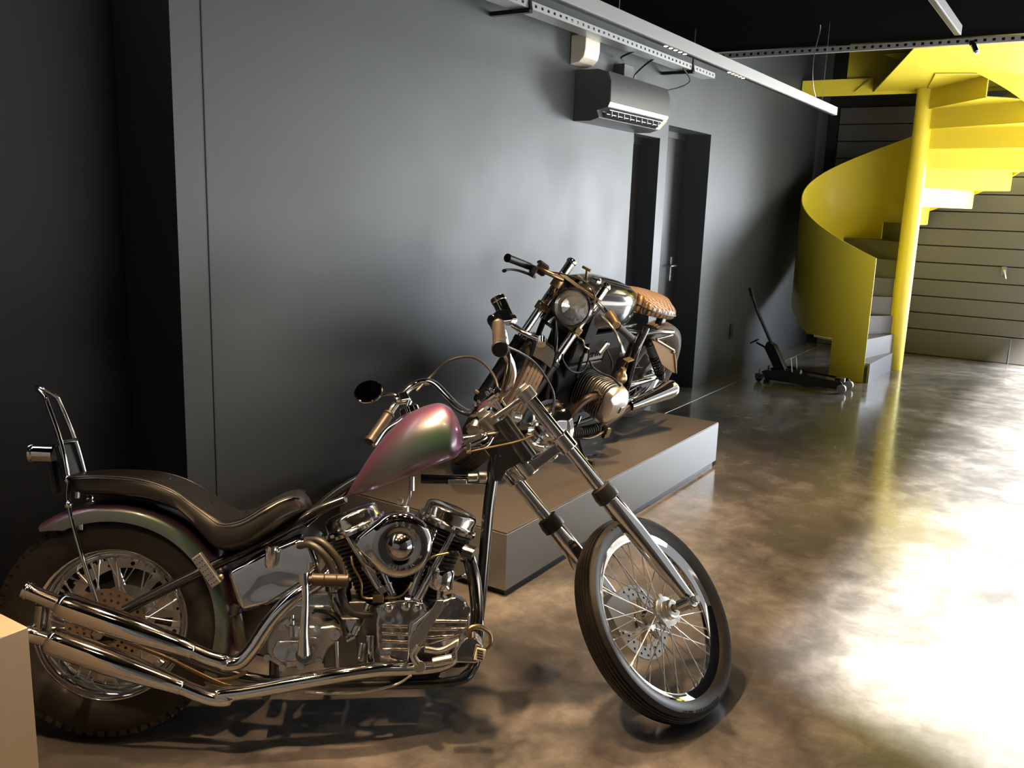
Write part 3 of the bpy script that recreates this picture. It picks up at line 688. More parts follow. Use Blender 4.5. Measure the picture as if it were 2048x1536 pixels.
# cam cover
cvo = [(0.7359,-0.13,0.3751), (0.7535,-0.13,0.3875), (0.7846,-0.13,0.3918), (0.8293,-0.13,0.3915), (0.8653,-0.13,0.3831), (0.8748,-0.13,0.3516), (0.8304,-0.13,0.325), (0.8253,-0.13,0.2219), (0.8053,-0.13,0.2155), (0.7473,-0.13,0.2207), (0.7356,-0.13,0.2544), (0.7322,-0.13,0.326)]
cv = bd(MB().ext([V(*p) for p in cvo], -.13, -.07), 'cam_cover', POL, bevel=.007, seg=3)
rb = MB()
for y_ in (960, 1005, 1055, 1110): 
    a, b = V(*(0.7522,-0.13,0.3302)), V(*(0.8213,-0.13,0.3296))
for (ya, yb) in (((0.7502,-0.133,0.323), (0.8207,-0.133,0.3205)), ((0.7506,-0.133,0.302), (0.821,-0.133,0.299)), ((0.7518,-0.133,0.281), (0.8213,-0.133,0.2784)), ((0.753,-0.133,0.2595), (0.8217,-0.133,0.2569))):
    rb.tube([ya, yb], .0055, 10, 0)
for q in ((0.7672,-0.133,0.3711), (0.814,-0.133,0.3752), (0.8454,-0.133,0.3705)): rb.ball(q, .013, 12, (1, .5, 1))
for q in ((0.7718,-0.13,0.2204), (0.7963,-0.13,0.2187), (0.8186,-0.13,0.222), (0.7427,-0.13,0.3661), (0.7423,-0.13,0.2543)): rb.cyl(V(*q)+V(0, .004, 0), V(*q)+V(0, -.006, 0), .0085, n=16)
rb.build('cover_ribs', POL, cv)
nc = [(0.8307,-0.15,0.3302), (0.8746,-0.15,0.3654), (0.9143,-0.15,0.3964), (0.9455,-0.15,0.4051), (0.9771,-0.15,0.3915), (0.9933,-0.15,0.3555), (0.9894,-0.15,0.3175), (0.9651,-0.15,0.2954), (0.8983,-0.15,0.276), (0.8496,-0.15,0.2588), (0.8274,-0.15,0.2546), (0.8224,-0.15,0.2947)]
no = bd(MB().ext([V(*p) for p in nc], -.15, -.09), 'nose_cover', POL, bevel=.008, seg=3)
rb = MB()
for a, b in (((0.8928,-0.153,0.3393), (0.9822,-0.153,0.3385)), ((0.8753,-0.153,0.3172), (0.9825,-0.153,0.3183)), ((0.8624,-0.153,0.2951), (0.947,-0.153,0.2986))): rb.tube([a, b], .005, 10, 0)
for q in ((0.9346,-0.152,0.3789), (0.9818,-0.152,0.3695), (0.967,-0.152,0.3115), (0.8444,-0.152,0.3083), (0.8362,-0.152,0.2639)): rb.cyl(V(*q)+V(0, .004, 0), V(*q)+V(0, -.006, 0), .0095, n=16).cyl(V(*q)+V(0, -.005, 0), V(*q)+V(0, -.007, 0), .0045, n=6)
rb.build('cover_ribs', POL, no)
bd(MB().ext([V(*(0.8251,-0.17,0.2913)), V(*(0.8444,-0.17,0.322)), V(*(0.8833,-0.17,0.3747)), V(*(0.8984,-0.17,0.4011)), V(*(0.9183,-0.17,0.401)), V(*(0.9143,-0.17,0.3744)), V(*(0.8754,-0.17,0.3128)), V(*(0.8647,-0.17,0.2908)), V(*(0.8255,-0.17,0.2648))], -.172, -.168), 'heat_shield', STEEL, bevel=.0015)
# brake pedal / arm in front
bd(MB().cyl((0.8549,-0.18,0.2233), (0.8547,-0.14,0.2111), .016, n=20).tube([(0.8548,-0.17,0.2203), (0.8367,-0.17,0.2514), (0.8517,-0.17,0.2777)], .010, 10).cyl((0.8898,-0.19,0.2369), (0.9424,-0.19,0.2471), .014, n=20).tube([(0.8673,-0.16,0.2658), (0.9118,-0.16,0.2609), (0.956,-0.16,0.2826), (0.9827,-0.16,0.2867)], .010, 10).tube([(0.8329,-0.15,0.1923), (0.789,-0.15,0.1663), (0.7012,-0.15,0.1478), (0.6137,-0.15,0.1448), (0.5427,-0.14,0.147)], .004, 8), 'brake_linkage', STEEL, bevel=.002)
pg = [(0.9483,-0.2,0.2719), (0.9633,-0.2,0.298), (0.9807,-0.2,0.311), (1.0072,-0.2,0.3063), (1.0251,-0.2,0.2863), (1.0233,-0.2,0.2578), (1.0082,-0.2,0.2383), (0.951,-0.2,0.2412)]
pgo = bd(MB().ext([V(*p) for p in pg], -.21, -.13), 'master_cylinder', POL, bevel=.006, seg=3)
MB().tube([(0.9851,-0.2,0.3065), (0.9892,-0.2,0.3306), (1.0162,-0.19,0.3321), (1.0415,-0.18,0.3138), (1.0464,-0.18,0.2871), (1.031,-0.18,0.2696)], .0075, 10).cyl((0.9895,-0.2,0.3087), (0.9893,-0.2,0.324), .012, n=16).build('braided_hose', GOLDLIT, pgo)
MB().box((1.0151,-0.225,0.2674), (.026, .006, .034), Matrix.Rotation(.25, 3, 'Y')).build('ribbed_plate', WHITEPL, pgo, bevel=.002)
bl = MB()
for k in range(4): bl.box(V(*(1.0149,-0.229,0.2686))+V(0, 0, .010-.007*k), (.016, .003, .0025), Matrix.Rotation(.25, 3, 'Y'))
bl.build('plate_ribs', MBLACK, pgo)
# oil filter canister and horn behind cylinder
bd(MB().lathe([(.002, .0), (.030, 0), (.033, .004), (.033, .05), (.029, .056), (.002, .058)], (0.9103,-0.09,0.4146), (.12, 0, 1), 32).cyl((0.9085,-0.09,0.3872), (0.9094,-0.09,0.4123), .012).tube([(0.9421,-0.09,0.4374), (0.9752,-0.06,0.4472), (0.9863,-0.02,0.4461)], .004, 8), 'oil_pressure_canister', CHROME)
# exhaust: rear pot header with upper silencer, front pot header with lower silencer
hp = [(0.2609,-0.19,0.2759), (0.2982,-0.19,0.2585), (0.3372,-0.188,0.2454), (0.3392,-0.185,0.2406), (0.3761,-0.18,0.2429), (0.4105,-0.175,0.2799), (0.4407,-0.17,0.3282), (0.4733,-0.165,0.3702), (0.5106,-0.16,0.4059), (0.5478,-0.15,0.4298), (0.58,-0.13,0.4475), (0.5984,-0.1,0.4637), (0.6171,-0.07,0.4942)]
ex = MB().tube(hp, .0205, 20, 6)
ex.cyl((0.2651,-0.19,0.2812), (0.2537,-0.19,0.2636), .001)
e1 = bd(ex, 'rear_exhaust_pipe', CHROME, sm=60)
def silencer(p0, p1, p2, name):
    # p0 tip end, p1 body start, p2 body end at header
    p0, p1, p2 = V(*p0), V(*p1), V(*p2); d = (p2-p1).normalized(); L_ = (p2-p1).length; x, y_, dd = basis(d)
    pr_ = [(.023, -.002), (.033, .004), (.0355, .015), (.0365, .04), (.0362, L_*.45), (.033, L_*.62), (.026, L_*.85), (.0225, L_-.004), (.0235, L_), (.0205, L_+.002)]
    mb = MB().lathe(pr_, p1, d, 40)
    d2 = p0-p1
    mb.lathe([(.018, d2.length-.03), (.0215, d2.length-.002), (.0225, d2.length+.002), (.021, d2.length), (.0195, d2.length-.03), (.0195, .0)], p1, d2, 32)
    mb.lathe([(.0228, d2.length-.012), (.0245, d2.length-.008), (.0228, d2.length-.004)], p1, d2, 32)
    return bd(mb, name, CHROME, sm=50)
s1 = silencer((-0.1573,-0.212,0.4445), (-0.0767,-0.21,0.4078), (0.26,-0.19,0.2764), 'upper_silencer')
s2 = silencer((-0.1516,-0.212,0.3337), (-0.0999,-0.21,0.3161), (0.2323,-0.19,0.183), 'lower_silencer')
hp = [(0.2323,-0.19,0.183), (0.2782,-0.19,0.1631), (0.3198,-0.19,0.1499), (0.3569,-0.19,0.1506), (0.325,-0.19,0.1587), (0.4044,-0.188,0.1675), (0.531,-0.185,0.1882), (0.659,-0.18,0.2077), (0.7449,-0.165,0.2137), (0.8102,-0.14,0.2073), (0.9225,-0.1,0.2071), (0.9778,-0.07,0.2527)]
bd(MB().tube(hp, .0205, 20, 6), 'front_exhaust_pipe', CHROME, sm=60)
bd(MB().tube([(0.9788,-0.06,0.5192), (0.9919,-0.09,0.4877), (1.0067,-0.09,0.4233), (1.0128,-0.085,0.3393), (1.0046,-0.08,0.2874)], .019, 16, 6).cyl((0.9762,-0.07,0.5117), (1.0057,-0.085,0.5051), .028, .026, 20), 'front_down_pipe', SMOKE, sm=60)
MB().cyl((-0.1225,-0.195,0.4011), (-0.1294,-0.195,0.3268), .018).build('silencer_strap', DCHROME, s1)
bd(MB().tube([(0.0727,-0.15,0.2924), (0.1874,-0.15,0.2437), (0.2987,-0.15,0.1878), (0.3569,-0.15,0.1643), (0.2813,-0.15,0.183)], .005, 8).tube([(0.2917,-0.14,0.184), (0.3431,-0.14,0.1854), (0.39,-0.14,0.2044)], .005, 8), 'brake_rod', GOLDLIT)
# transmission, kick starter
tr_ = [(0.4382,-0.14,0.2873), (0.4571,-0.14,0.3179), (0.4829,-0.14,0.3331), (0.5048,-0.14,0.3197), (0.5395,-0.14,0.3304), (0.5833,-0.14,0.3233), (0.6182,-0.14,0.3274), (0.6404,-0.14,0.3161), (0.6365,-0.14,0.2851), (0.6062,-0.14,0.2633), (0.5893,-0.14,0.2281), (0.5675,-0.14,0.224), (0.5328,-0.14,0.2134), (0.485,-0.14,0.2097), (0.4434,-0.14,0.2344)]
tro = bd(MB().ext([V(*p) for p in tr_], -.14, -.05).bb((.46, -.05, .20), (.66, .09, .36)), 'gearbox', CAST, bevel=.008, seg=3)
cv_ = [(0.4555,-0.15,0.2636), (0.4679,-0.15,0.2897), (0.5068,-0.15,0.2915), (0.5416,-0.15,0.2889), (0.5679,-0.15,0.271), (0.5684,-0.15,0.2446), (0.5425,-0.15,0.2339), (0.4819,-0.15,0.2303), (0.4579,-0.15,0.246)]
MB().ext([V(*p) for p in cv_], -.152, -.138).build('side_cover', POL, tro, bevel=.006, seg=3)
for q in ((0.4808,-0.14,0.3243), (0.4433,-0.14,0.2432), (0.4841,-0.14,0.2154), (0.5327,-0.14,0.2191), (0.5813,-0.14,0.2317), (0.5755,-0.14,0.319)):
    MB().cyl(V(*q)+V(0, .006, 0), V(*q)+V(0, -.008, 0), .0095, n=16).cyl(V(*q)+V(0, -.007, 0), V(*q)+V(0, -.0095, 0), .004, n=6).build('bolt', STEEL, tro)
bl = MB()
for k in range(5): bl.torus(V(*(0.5642,-0.155,0.2725)), (0, 1, 0), .010+.004*k, .0012, 28, 6)
bl.build('return_spring', STEEL, tro)
MB().cyl((0.5118,-0.15,0.3024), (0.5113,-0.15,0.331), .012, n=16).cyl((0.5104,-0.15,0.3332), (0.5091,-0.15,0.3596), .006, n=10).cyl((0.5102,-0.15,0.3442), (0.5097,-0.15,0.3508), .009, n=8).build('breather', CHROME, tro)
MB().lathe([(.002, .03), (.014, .03), (.017, .02), (.019, 0)], (0.6243,-0.13,0.3003), (0, -1, .2), 24).cyl((0.6277,-0.14,0.2852), (0.6311,-0.14,0.2142), .0055).build('spring_adjuster', STEEL, tro)
ks = MB().cyl((0.5501,-0.21,0.2689), (0.5409,-0.14,0.2486), .022, .026, 28).tube([V(*(0.5495,-0.205,0.2674)), V(*(0.5485,-0.205,0.3255)), V(*(0.5507,-0.205,0.3944)), V(*(0.5497,-0.205,0.4504)), V(*(0.5458,-0.205,0.4806))], [.018, .014, .0105, .0095, .011], 14, 4).cyl((0.5457,-0.205,0.4849), (0.5484,-0.205,0.4526), .0145, n=20).bolt((0.5501,-0.21,0.2689), (0, -1, 0), .010, .006)
kso = bd(ks, 'kick_starter', CHROME)
kp = V(*(0.5673,-0.205,0.4659)); kq = V(*(0.6592,-0.205,0.4628)); 
MB().cyl(kp-(kq-kp)*.2, kp, .010).cyl(kp, kq, .0165, n=20).cyl(kq, kq+(kq-kp)*.03, .019, n=20).cyl(kp, kp+(kq-kp)*.03, .019, n=20).torus(kp+(kq-kp)*.35, kq-kp, .0165, .002, 20, 6).torus(kp+(kq-kp)*.7, kq-kp, .0165, .002, 20, 6).build('kick_pedal', BRASSY, kso)
# hoses and wiring
hs = MB()
for pts, r_ in (([(0.5155,-0.12,0.5394), (0.5532,-0.14,0.5472), (0.5942,-0.15,0.5179), (0.6168,-0.15,0.4736), (0.6307,-0.15,0.4293)], .0105), ([(0.5359,-0.11,0.5534), (0.5781,-0.13,0.5544), (0.6194,-0.14,0.516), (0.64,-0.14,0.4715), (0.6422,-0.13,0.416)], .0105), ([(0.5084,-0.1,0.527), (0.5501,-0.11,0.5018), (0.5685,-0.11,0.4568), (0.5592,-0.1,0.4098)], .0105),
                ([(0.6319,-0.12,0.4407), (0.6426,-0.13,0.3892), (0.6697,-0.13,0.3578), (0.7224,-0.12,0.3482)], .010), ([(0.6046,-0.1,0.36), (0.6327,-0.11,0.3352), (0.6513,-0.11,0.2901)], .006), ([(0.5589,-0.09,0.3579), (0.5958,-0.1,0.351), (0.623,-0.1,0.3283), (0.6368,-0.1,0.3011)], .005), ([(0.5558,-0.1,0.3514), (0.5835,-0.11,0.3626), (0.6282,-0.11,0.3397)], .003)):
    hs.tube(pts, r_, 10)
bd(hs, 'oil_hose', HOSE)
bd(MB().tube([(0.661,-0.11,0.5105), (0.6667,-0.12,0.4854), (0.6897,-0.12,0.4404), (0.6948,-0.12,0.4), (0.735,-0.12,0.3952), (0.7931,-0.12,0.3993), (0.8152,-0.12,0.4172), (0.8282,-0.11,0.4376)], .0035, 8).box((0.7375,-0.125,0.3963), (.03, .02, .018)).tube([(0.8768,-0.15,0.5083), (0.89,-0.16,0.519), (0.9299,-0.16,0.5278)], .0035, 8).tube([(0.7321,-0.17,0.4772), (0.6981,-0.19,0.5075), (0.6848,-0.19,0.525)], .003, 8), 'oil_line', GOLDLIT, bevel=.002)
bd(MB().cyl((0.6705,-0.1,0.2917), (0.6835,-0.1,0.3187), .012).cyl((0.6507,-0.1,0.2739), (0.675,-0.1,0.2872), .007).cyl((0.7117,-0.1,0.3772), (0.7031,-0.1,0.3547), .012).cyl((0.6888,-0.12,0.2252), (0.6969,-0.12,0.2744), .010).box((0.6618,-0.08,0.3046), (.03, .03, .05)).cyl((0.7166,-0.1,0.2144), (0.7153,-0.1,0.2912), .014), 'oil_pump_fittings', CHROME, bevel=.002)
bd(MB().box((0.6363,-0.04,0.2621), (.10, .08, .14)).box((0.6687,-0.0,0.3212), (.08, .10, .10)).cyl(V(.60, -.06, .26), V(.60, .06, .26), .05), 'gearbox_mount', DCAST, bevel=.006)
mag = bd(MB().cyl(V(.64, -.03, .31), V(.62, -.03, .40), .032).cyl(V(.62, -.03, .40), V(.618, -.03, .42), .038), 'generator', DCHROME, bevel=.003)
# perforated foot peg folded up, mud flap stay, primary side
pa, pb = V(*(0.2527,-0.15,0.5215)), V(*(0.3096,-0.15,0.4418)); dd = (pb-pa).normalized(); 
pgm = MB().beam(pa, pb, .030, .022, (0, -1, 0))
pgo = bd(pgm, 'folded_foot_peg', CAST, bevel=.004)
hl = MB(); nrm = V(0, -1, 0); xx = dd.cross(nrm).normalized()
for i in range(7):
    for j in (-1, 0, 1):
        c = pa+dd*(.008+i*(pb-pa).length/7.4)+xx*j*.0075+nrm*.0105*0; 
        hl.cyl(c+V(0, -.0152, 0)*0+nrm*.0150*0+V(0, -.0112, 0), c+V(0, -.0156, 0), .0016, n=6)
hl.build('peg_holes', MBLACK, pgo)
MB().cyl((0.3159,-0.15,0.4599), (0.2942,-0.15,0.4328), .006, n=10).ball((0.3181,-0.15,0.4622), .009, 10).build('pivot_bolt', GOLDLIT, pgo)
bd(MB().cyl((0.3492,-0.12,0.3569), (0.3556,-0.12,0.3798), .010).tube([(0.3467,-0.1,0.3486), (0.3561,-0.1,0.3129), (0.368,-0.1,0.2547)], .018, 12), 'chain_tensioner', HOSE)
bd(MB().cyl(V(.42, .10, .27), V(.42, .16, .27), .10, n=40).cyl(V(.80, .09, .262), V(.80, .16, .262), .105, n=40).bb((.42, .10, .175), (.80, .155, .36)), 'primary_drive', DCAST, bevel=.006)
bd(MB().tube([V(.60, .13, .16), V(.62, .27, .115), V(.64, .33, .10)], .012, 10).box((.64, .34, .098), (.06, .05, .012)), 'kickstand', BLACK, bevel=.002)
bd(MB().cyl(V(.0, -.135, .311), V(.0, .135, .311), .011, n=16).bolt(V(0, -.135, .311), (0, -1, 0), .016, .012).bolt(V(0, .135, .311), (0, 1, 0), .016, .012), 'rear_axle', STEEL)

# ---------------- fork and front wheel (own turned frame)
def fb(mb, name, mt, par=None, **k): return mb.build(name, mt, par or b1, M=(TF if par is None else None), **k)
RF = .327
pf = [(.262, -.026), (.272, -.034), (.290, -.042), (.300, -.0425), (.306, -.037)]
for y_ in (-.030, -.022, -.013, -.004, .004, .013, .022, .030):
    rr = .322-(abs(y_)/.036)**2*.015
    pf += [(rr, y_-.0028), (rr, y_+.0028), (rr-.003, y_+.003), (rr-.003, y_+.0055 if y_ < .03 else y_+.004)]
pf += [(.306, .037), (.300, .0425), (.290, .042), (.272, .034), (.262, .026)]
def ftext(t):
    arc_text(t, 'AVON SPEEDMASTER', (0, -.0425, 0), (1, 0, 0), (0, 0, 1), .297, R(-100), .013, .0008, R(2.4), True)
    arc_text(t, '3.00-21', (0, -.0425, 0), (1, 0, 0), (0, 0, 1), .297, R(95), .012, .0008, R(2.2))
fwm = TF @ Matrix.Translation((0, 0, 0))
FWL = 0.0
fwh = wheel(b1, fwm, 'front_wheel', .2702, .029, pf, 40, .0018, (.034, .036), letters=ftext)
hbm = MB().lathe([(.013, -.074), (.024, -.074), (.030, -.070), (.030, -.050), (.046, -.048), (.048, -.044), (.048, -.036), (.03, -.034), (.022, -.02), (.022, .03), (.04, .035), (.04, .045), (.013, .046)], n=40)
for k in range(5):
    a = 2*pi*k/5+.3; hbm.prism([(V(math.cos(a+t_)*r_, -.049, math.sin(a+t_)*r_)) for t_, r_ in ((-.28, .036), (.28, .036), (.16, .056), (-.16, .056))], (0, .004, 0))
hbm.build('hub_flange', ALU, fwh, bevel=.0015)
ds = disc('brake_disc', .118, .070, .062, .004, 22, ALU, fwh, 2)
cr = MB()
for k in range(6):
    a = 2*pi*k/6; e = V(math.cos(a), 0, math.sin(a)); cr.beam(e*.03+V(0, .06, 0), e*.078+V(0, .063, 0), .018, .005, (0, 1, 0))
cr.build('disc_carrier', GOLDLIT, fwh, bevel=.001)
fd_ = V(-.335, 0, .942).normalized()
Fa = V(.025, 0, 0)
def fp(v, w_): return V(.025-.3556*w_, -v, w_)
for s_ in (1, -1):
    v = .122*s_
    st_m = MB().cyl(fp(v, .40), fp(v, .752), .0205, n=28)
    nm = 'fork_tube'
    fb(st_m, nm, CHROME)
    a, b = fp(v, .0), fp(v, .405); d_ = (b-a); L_ = d_.length
    sl_ = MB().lathe([(.012, -.022), (.020, -.018), (.021, .01), (.0215, .04), (.024, .08), (.029, .15), (.0305, .24), (.0305, L_-.02), (.028, L_)], a, d_, 32)
    slo = fb(sl_, 'fork_slider', CHROME, sm=50)
    MB().lathe([(.031, L_-.035), (.036, L_-.032), (.037, L_-.012), (.033, L_+.012), (.0225, L_+.016)], a, d_, 32).build('dust_boot', RUBBER2, slo)
    MB().cyl((.0, -v+(.026 if s_ > 0 else -.026), 0), (.0, -v-(.03 if s_ > 0 else -.03), 0), .019, n=24).bolt((0, -v-(.03 if s_ > 0 else -.03), 0), (0, -s_, 0), .014, .008).box((.012, -v, 0), (.03, .04, .038)).build('axle_clamp', CHROME, slo, bevel=.003)
    MB().cyl(fp(v, .735), fp(v, .77), .028, n=28).lathe([(.021, 0), (.024, .004), (.022, .012), (.002, .014)], fp(v, .77), fd_, 6).build('top_clamp', STEEL, slo, bevel=.002)
    MB().cyl(fp(v, .555), fp(v, .605), .030, n=28).cyl(fp(v, .558)+V(.03, 0, .01), fp(v, .60)+V(.03, 0, .01), .008).build('lower_clamp', CHROME, slo, bevel=.003)
fb(MB().cyl((0, -.17, 0), (0, .17, 0), .010, n=16), 'front_axle', STEEL)
fb(MB().ext([(-.13, 0, .02), (-.06, 0, -.02), (-.02, 0, .05), (-.06, 0, .12), (-.13, 0, .10)], .052, .10).cyl((-.08, .102, .05), (-.08, .10, .05), .02), 'front_brake_caliper', CAST, bevel=.008, seg=3)
SXo = -.075
def ax_(w_): return V(.025-.3556*w_+SXo, 0, w_)
tt = MB()
for a, b in ((fp(.10, .752), ax_(.735)+V(0, -.03, 0)), (fp(-.10, .752), ax_(.735)+V(0, .03, 0))): tt.beam(a, b, .055, .014, fd_)
tt.cyl(ax_(.70), ax_(.755), .030, n=28).cyl(ax_(.755), ax_(.775), .018, n=6)
fb(tt, 'top_yoke', STEEL, bevel=.003)
lt = MB()
for s_ in (1, -1):
    a = fp(.11*s_, .580); b = ax_(.560)+V(0, -.02*s_, 0)
    lt.beam(a, b, .045, .032, fd_)
    lt.cyl((a+b)/2-fd_*.02+V(.02, 0, 0), (a+b)/2+fd_*.02+V(.02, 0, 0), .016)
lt.cyl(ax_(.54), ax_(.60), .034, n=28)
fb(lt, 'lower_yoke', CHROME, bevel=.006, seg=3)
fb(MB().cyl(ax_(.56), ax_(.74), .016, n=16), 'steering_stem', STEEL)
# headlamp
hc = V(*(-0.0723,-0.0,0.6711)); hdir = V(.93, 0, -.12).normalized()
hl_ = MB().lathe([(.002, -.085), (.035, -.078), (.062, -.055), (.078, -.02), (.083, .012), (.087, .016), (.088, .03), (.082, .034), (.078, .028)], hc, hdir, 48)
hlo = fb(hl_, 'headlamp', CHROME, sm=60)
MB().lathe([(.079, .026), (.06, .036), (.03, .042), (.001, .044)], hc, hdir, 40).build('lens', GLASS, hlo)
MB().lathe([(.078, .02), (.05, .0), (.02, -.02), (.001, -.022)], hc, hdir, 40).build('reflector', CHROME, hlo)
MB().tube([hc-hdir*.05+V(0, 0, -.05), hc+V(-.05, 0, -.08), ax_(.585)+V(.03, 0, 0)], .011, 10).cyl(hc-hdir*.06, hc-hdir*.105, .022, .018).build('bracket', CHROME, hlo)
# handlebar
Lb = [(-0.2741,0.06,0.7929), (-0.2485,0.12,0.8133), (-0.2268,0.17,0.8558), (-0.2078,0.21,0.911), (-0.1931,0.25,0.9737), (-0.1994,0.28,1.0045), (-0.227,0.31,1.0104), (-0.2679,0.33,0.9936), (-0.3167,0.34,0.9626), (-0.3429,0.35,0.9422)]
Rb = [(-0.2594,-0.03,0.8084), (-0.2828,-0.075,0.7863), (-0.2912,-0.12,0.7938), (-0.2945,-0.15,0.8129), (-0.3103,-0.175,0.8359), (-0.3323,-0.195,0.8618), (-0.3486,-0.22,0.8885), (-0.3589,-0.24,0.9167), (-0.3908,-0.27,0.9263), (-0.4329,-0.3,0.915)]
hb = MB().tube([V(*p) for p in Lb[::-1]]+[V(*p) for p in Rb], .0125, 16, 6)
hbo = fb(hb, 'handlebar', CHROME, sm=60)
def grip(a, b, par, mt=BRASSY):
    a, b = V(*a), V(*b); L_ = (b-a).length
    pr_ = [(.013, -.002), (.019, 0), (.0195, .006)]+[(.0168+.0012*(k % 2), .01+k*(L_-.022)/22) for k in range(22)]+[(.019, L_-.008), (.0195, L_-.002), (.017, L_), (.001, L_+.001)]
    return MB().lathe(pr_, a, b-a, 24).build('grip', mt, par, sm=30)
grip((-0.3429,0.35,0.9422), (-0.4447,0.38,0.871), hbo); 
ga_, gb_ = V(*(-0.4386,-0.3,0.9063)), V(*(-0.5975,-0.4,0.7994))
go = grip(ga_, gb_, hbo)
MB().lathe([(.0205, -.002), (.0215, .004), (.0215, .016), (.019, .019), (.001, .02)], gb_, gb_-ga_, 28).build('grip_end', RUBBER, hbo)
# right hand master cylinder, reservoir and lever
mc = MB().box((-0.4087,-0.29,0.9281), (.045, .05, .035)).cyl((-0.4325,-0.28,0.9338), (-0.3421,-0.28,0.928), .016, n=20)
mc.lathe([(.020, -.028), (.021, .0), (.021, .022), (.0225, .024), (.0225, .036), (.021, .038), (.001, .038)], (-0.349,-0.27,0.9708), (0, 0, 1), 28)
mco = mc.build('brake_master_cylinder', CHROME, hbo, bevel=.004, seg=3)
MB().tube([(-0.3542,-0.28,0.9099), (-0.3516,-0.3,0.8766), (-0.3508,-0.32,0.8508), (-0.3534,-0.34,0.8303)], [.010, .009, .008, .008], 12, 6, flat=.8).cyl((-0.3458,-0.34,0.8319), (-0.358,-0.34,0.8146), .013).build('brake_lever', CHROME, hbo)
lm2 = MB().box((-0.2904,0.32,0.9783), (.04, .03, .03)).cyl((-0.3178,0.33,0.9742), (-0.2643,0.32,0.9657), .014)
lm2.build('clutch_clamp', CHROME, hbo, bevel=.004)
MB().tube([(-0.2737,0.31,0.9566), (-0.3073,0.32,0.9237), (-0.3351,0.33,0.9066), (-0.3937,0.34,0.8903), (-0.4571,0.35,0.85)], [.010, .008, .007, .007, .009], 10, 6, flat=.8).build('clutch_lever', CHROME, hbo)
mi = V(*(-0.3764,0.36,1.0374)); mr = b1  # mirror
me_ = MB().tube([(-0.287,0.33,0.9828), (-0.2962,0.34,1.0005), (-0.316,0.35,1.0105), (-0.3387,0.36,1.0149)], .0045, 8).build('mirror_stem', CHROME, hbo)
cam_l = TF.inverted() @ B1.inverted() @ V(0, 0, 1.5)
mn = V(-.55, -.75, .45).normalized()
MB().lathe([(.044, .002), (.048, .0), (.048, -.006), (.040, -.014), (.001, -.018)], mi, mn, 40).build('mirror', CHROME, me_)
MB().lathe([(.0445, .0022), (.001, .0026)], mi, mn, 40).build('mirror_glass', MIRROR, me_)
# risers, cables
rs = MB()
for v in (-.045, .045):
    q = V(*(-0.2605,0.045,0.7933)) if v < 0 else V(*(-0.2872,-0.045,0.7925))
    base_ = ax_(.76)+V(.02, -v, 0); base_ = q-V(-.01, 0, .045)
    rs.cyl(base_, q, .015, n=20).cyl(q+V(0, .02, 0), q-V(0, .02, 0), .020, n=20)
    for dx in (-.014, .014): rs.bolt(q+V(dx, .01, .014), (0, 0, 1), .006, .012).bolt(q+V(dx, -.01, .014), (0, 0, 1), .006, .012)
rs.box((V(*(-0.2605,0.045,0.7933))+V(*(-0.2872,-0.045,0.7925)))/2, (.034, .10, .02))
rso = fb(rs, 'handlebar_riser', CHROME, bevel=.002)
MB().ball((-0.2997,0.02,0.7411), .011, 14).build('indicator_lamp', PURPLE, rso)
MB().cyl((-0.3205,-0.0,0.7114), (-0.2536,-0.0,0.7263), .020, n=24).cyl((-0.36,0.02,0.7286), (-0.3403,0.02,0.7446), .014).cyl((-0.2614,-0.05,0.7205), (-0.2336,-0.05,0.7105), .014, .016).build('ignition_switch', STEEL, rso, bevel=.003)
fb(MB().tube([(-0.2308,-0.02,0.8167), (-0.1954,-0.0,0.8635), (-0.1355,0.06,0.9355), (-0.1013,0.12,0.9944), (-0.1137,0.16,1.022), (-0.1457,0.2,1.03), (-0.1745,0.26,1.0156), (-0.2359,0.3,0.9841)], .0045, 8), 'clutch_cable', HOSE)
fb(MB().tube([(-0.4203,-0.28,0.8485), (-0.3539,-0.26,0.8331), (-0.2885,-0.24,0.8024), (-0.2468,-0.22,0.754), (-0.2238,-0.2,0.7121), (-0.1907,-0.15,0.6829), (-0.162,-0.1,0.6677)], .0035, 8), 'front_brake_hose', HOSE)
fb(MB().tube([(-0.3645,-0.24,0.8693), (-0.3354,-0.2,0.8449), (-0.3248,-0.16,0.807), (-0.3064,-0.1,0.7869), (-0.2805,-0.05,0.7688), (-0.2429,-0.0,0.7269), (-0.2774,-0.02,0.6934)], .004, 8), 'throttle_cable', HOSE)
fb(MB().tube([(-0.3815,-0.25,0.868), (-0.332,-0.19,0.85), (-0.3277,-0.15,0.8127), (-0.3065,-0.09,0.7823), (-0.2864,-0.05,0.7648)], .0035, 8), 'wiring_loom', GOLDLIT)
bd(MB().tube([(1.1664,-0.1,0.8518), (1.129,-0.1,0.8348), (1.0666,-0.1,0.8197), (1.0045,-0.1,0.8067), (0.9782,-0.09,0.7975)], .003, 8), 'choke_cable', GOLDLIT)
fb(MB().tube([(-0.1069,0.122,0.377), (-0.1042,0.125,0.3129), (-0.1115,0.125,0.2613), (-0.1166,0.12,0.2344)], .003, 8), 'caliper_hose', GOLDLIT)
bd(MB().cyl((0.9847,-0.015,0.7221), (1.0146,-0.015,0.7223), .012).cyl((1.017,-0.01,0.7218), (1.0407,-0.01,0.7219), .017, n=16).box((0.955,-0.016,0.7092), (.055, .004, .014)), 'steering_damper', STEEL, bevel=.002)

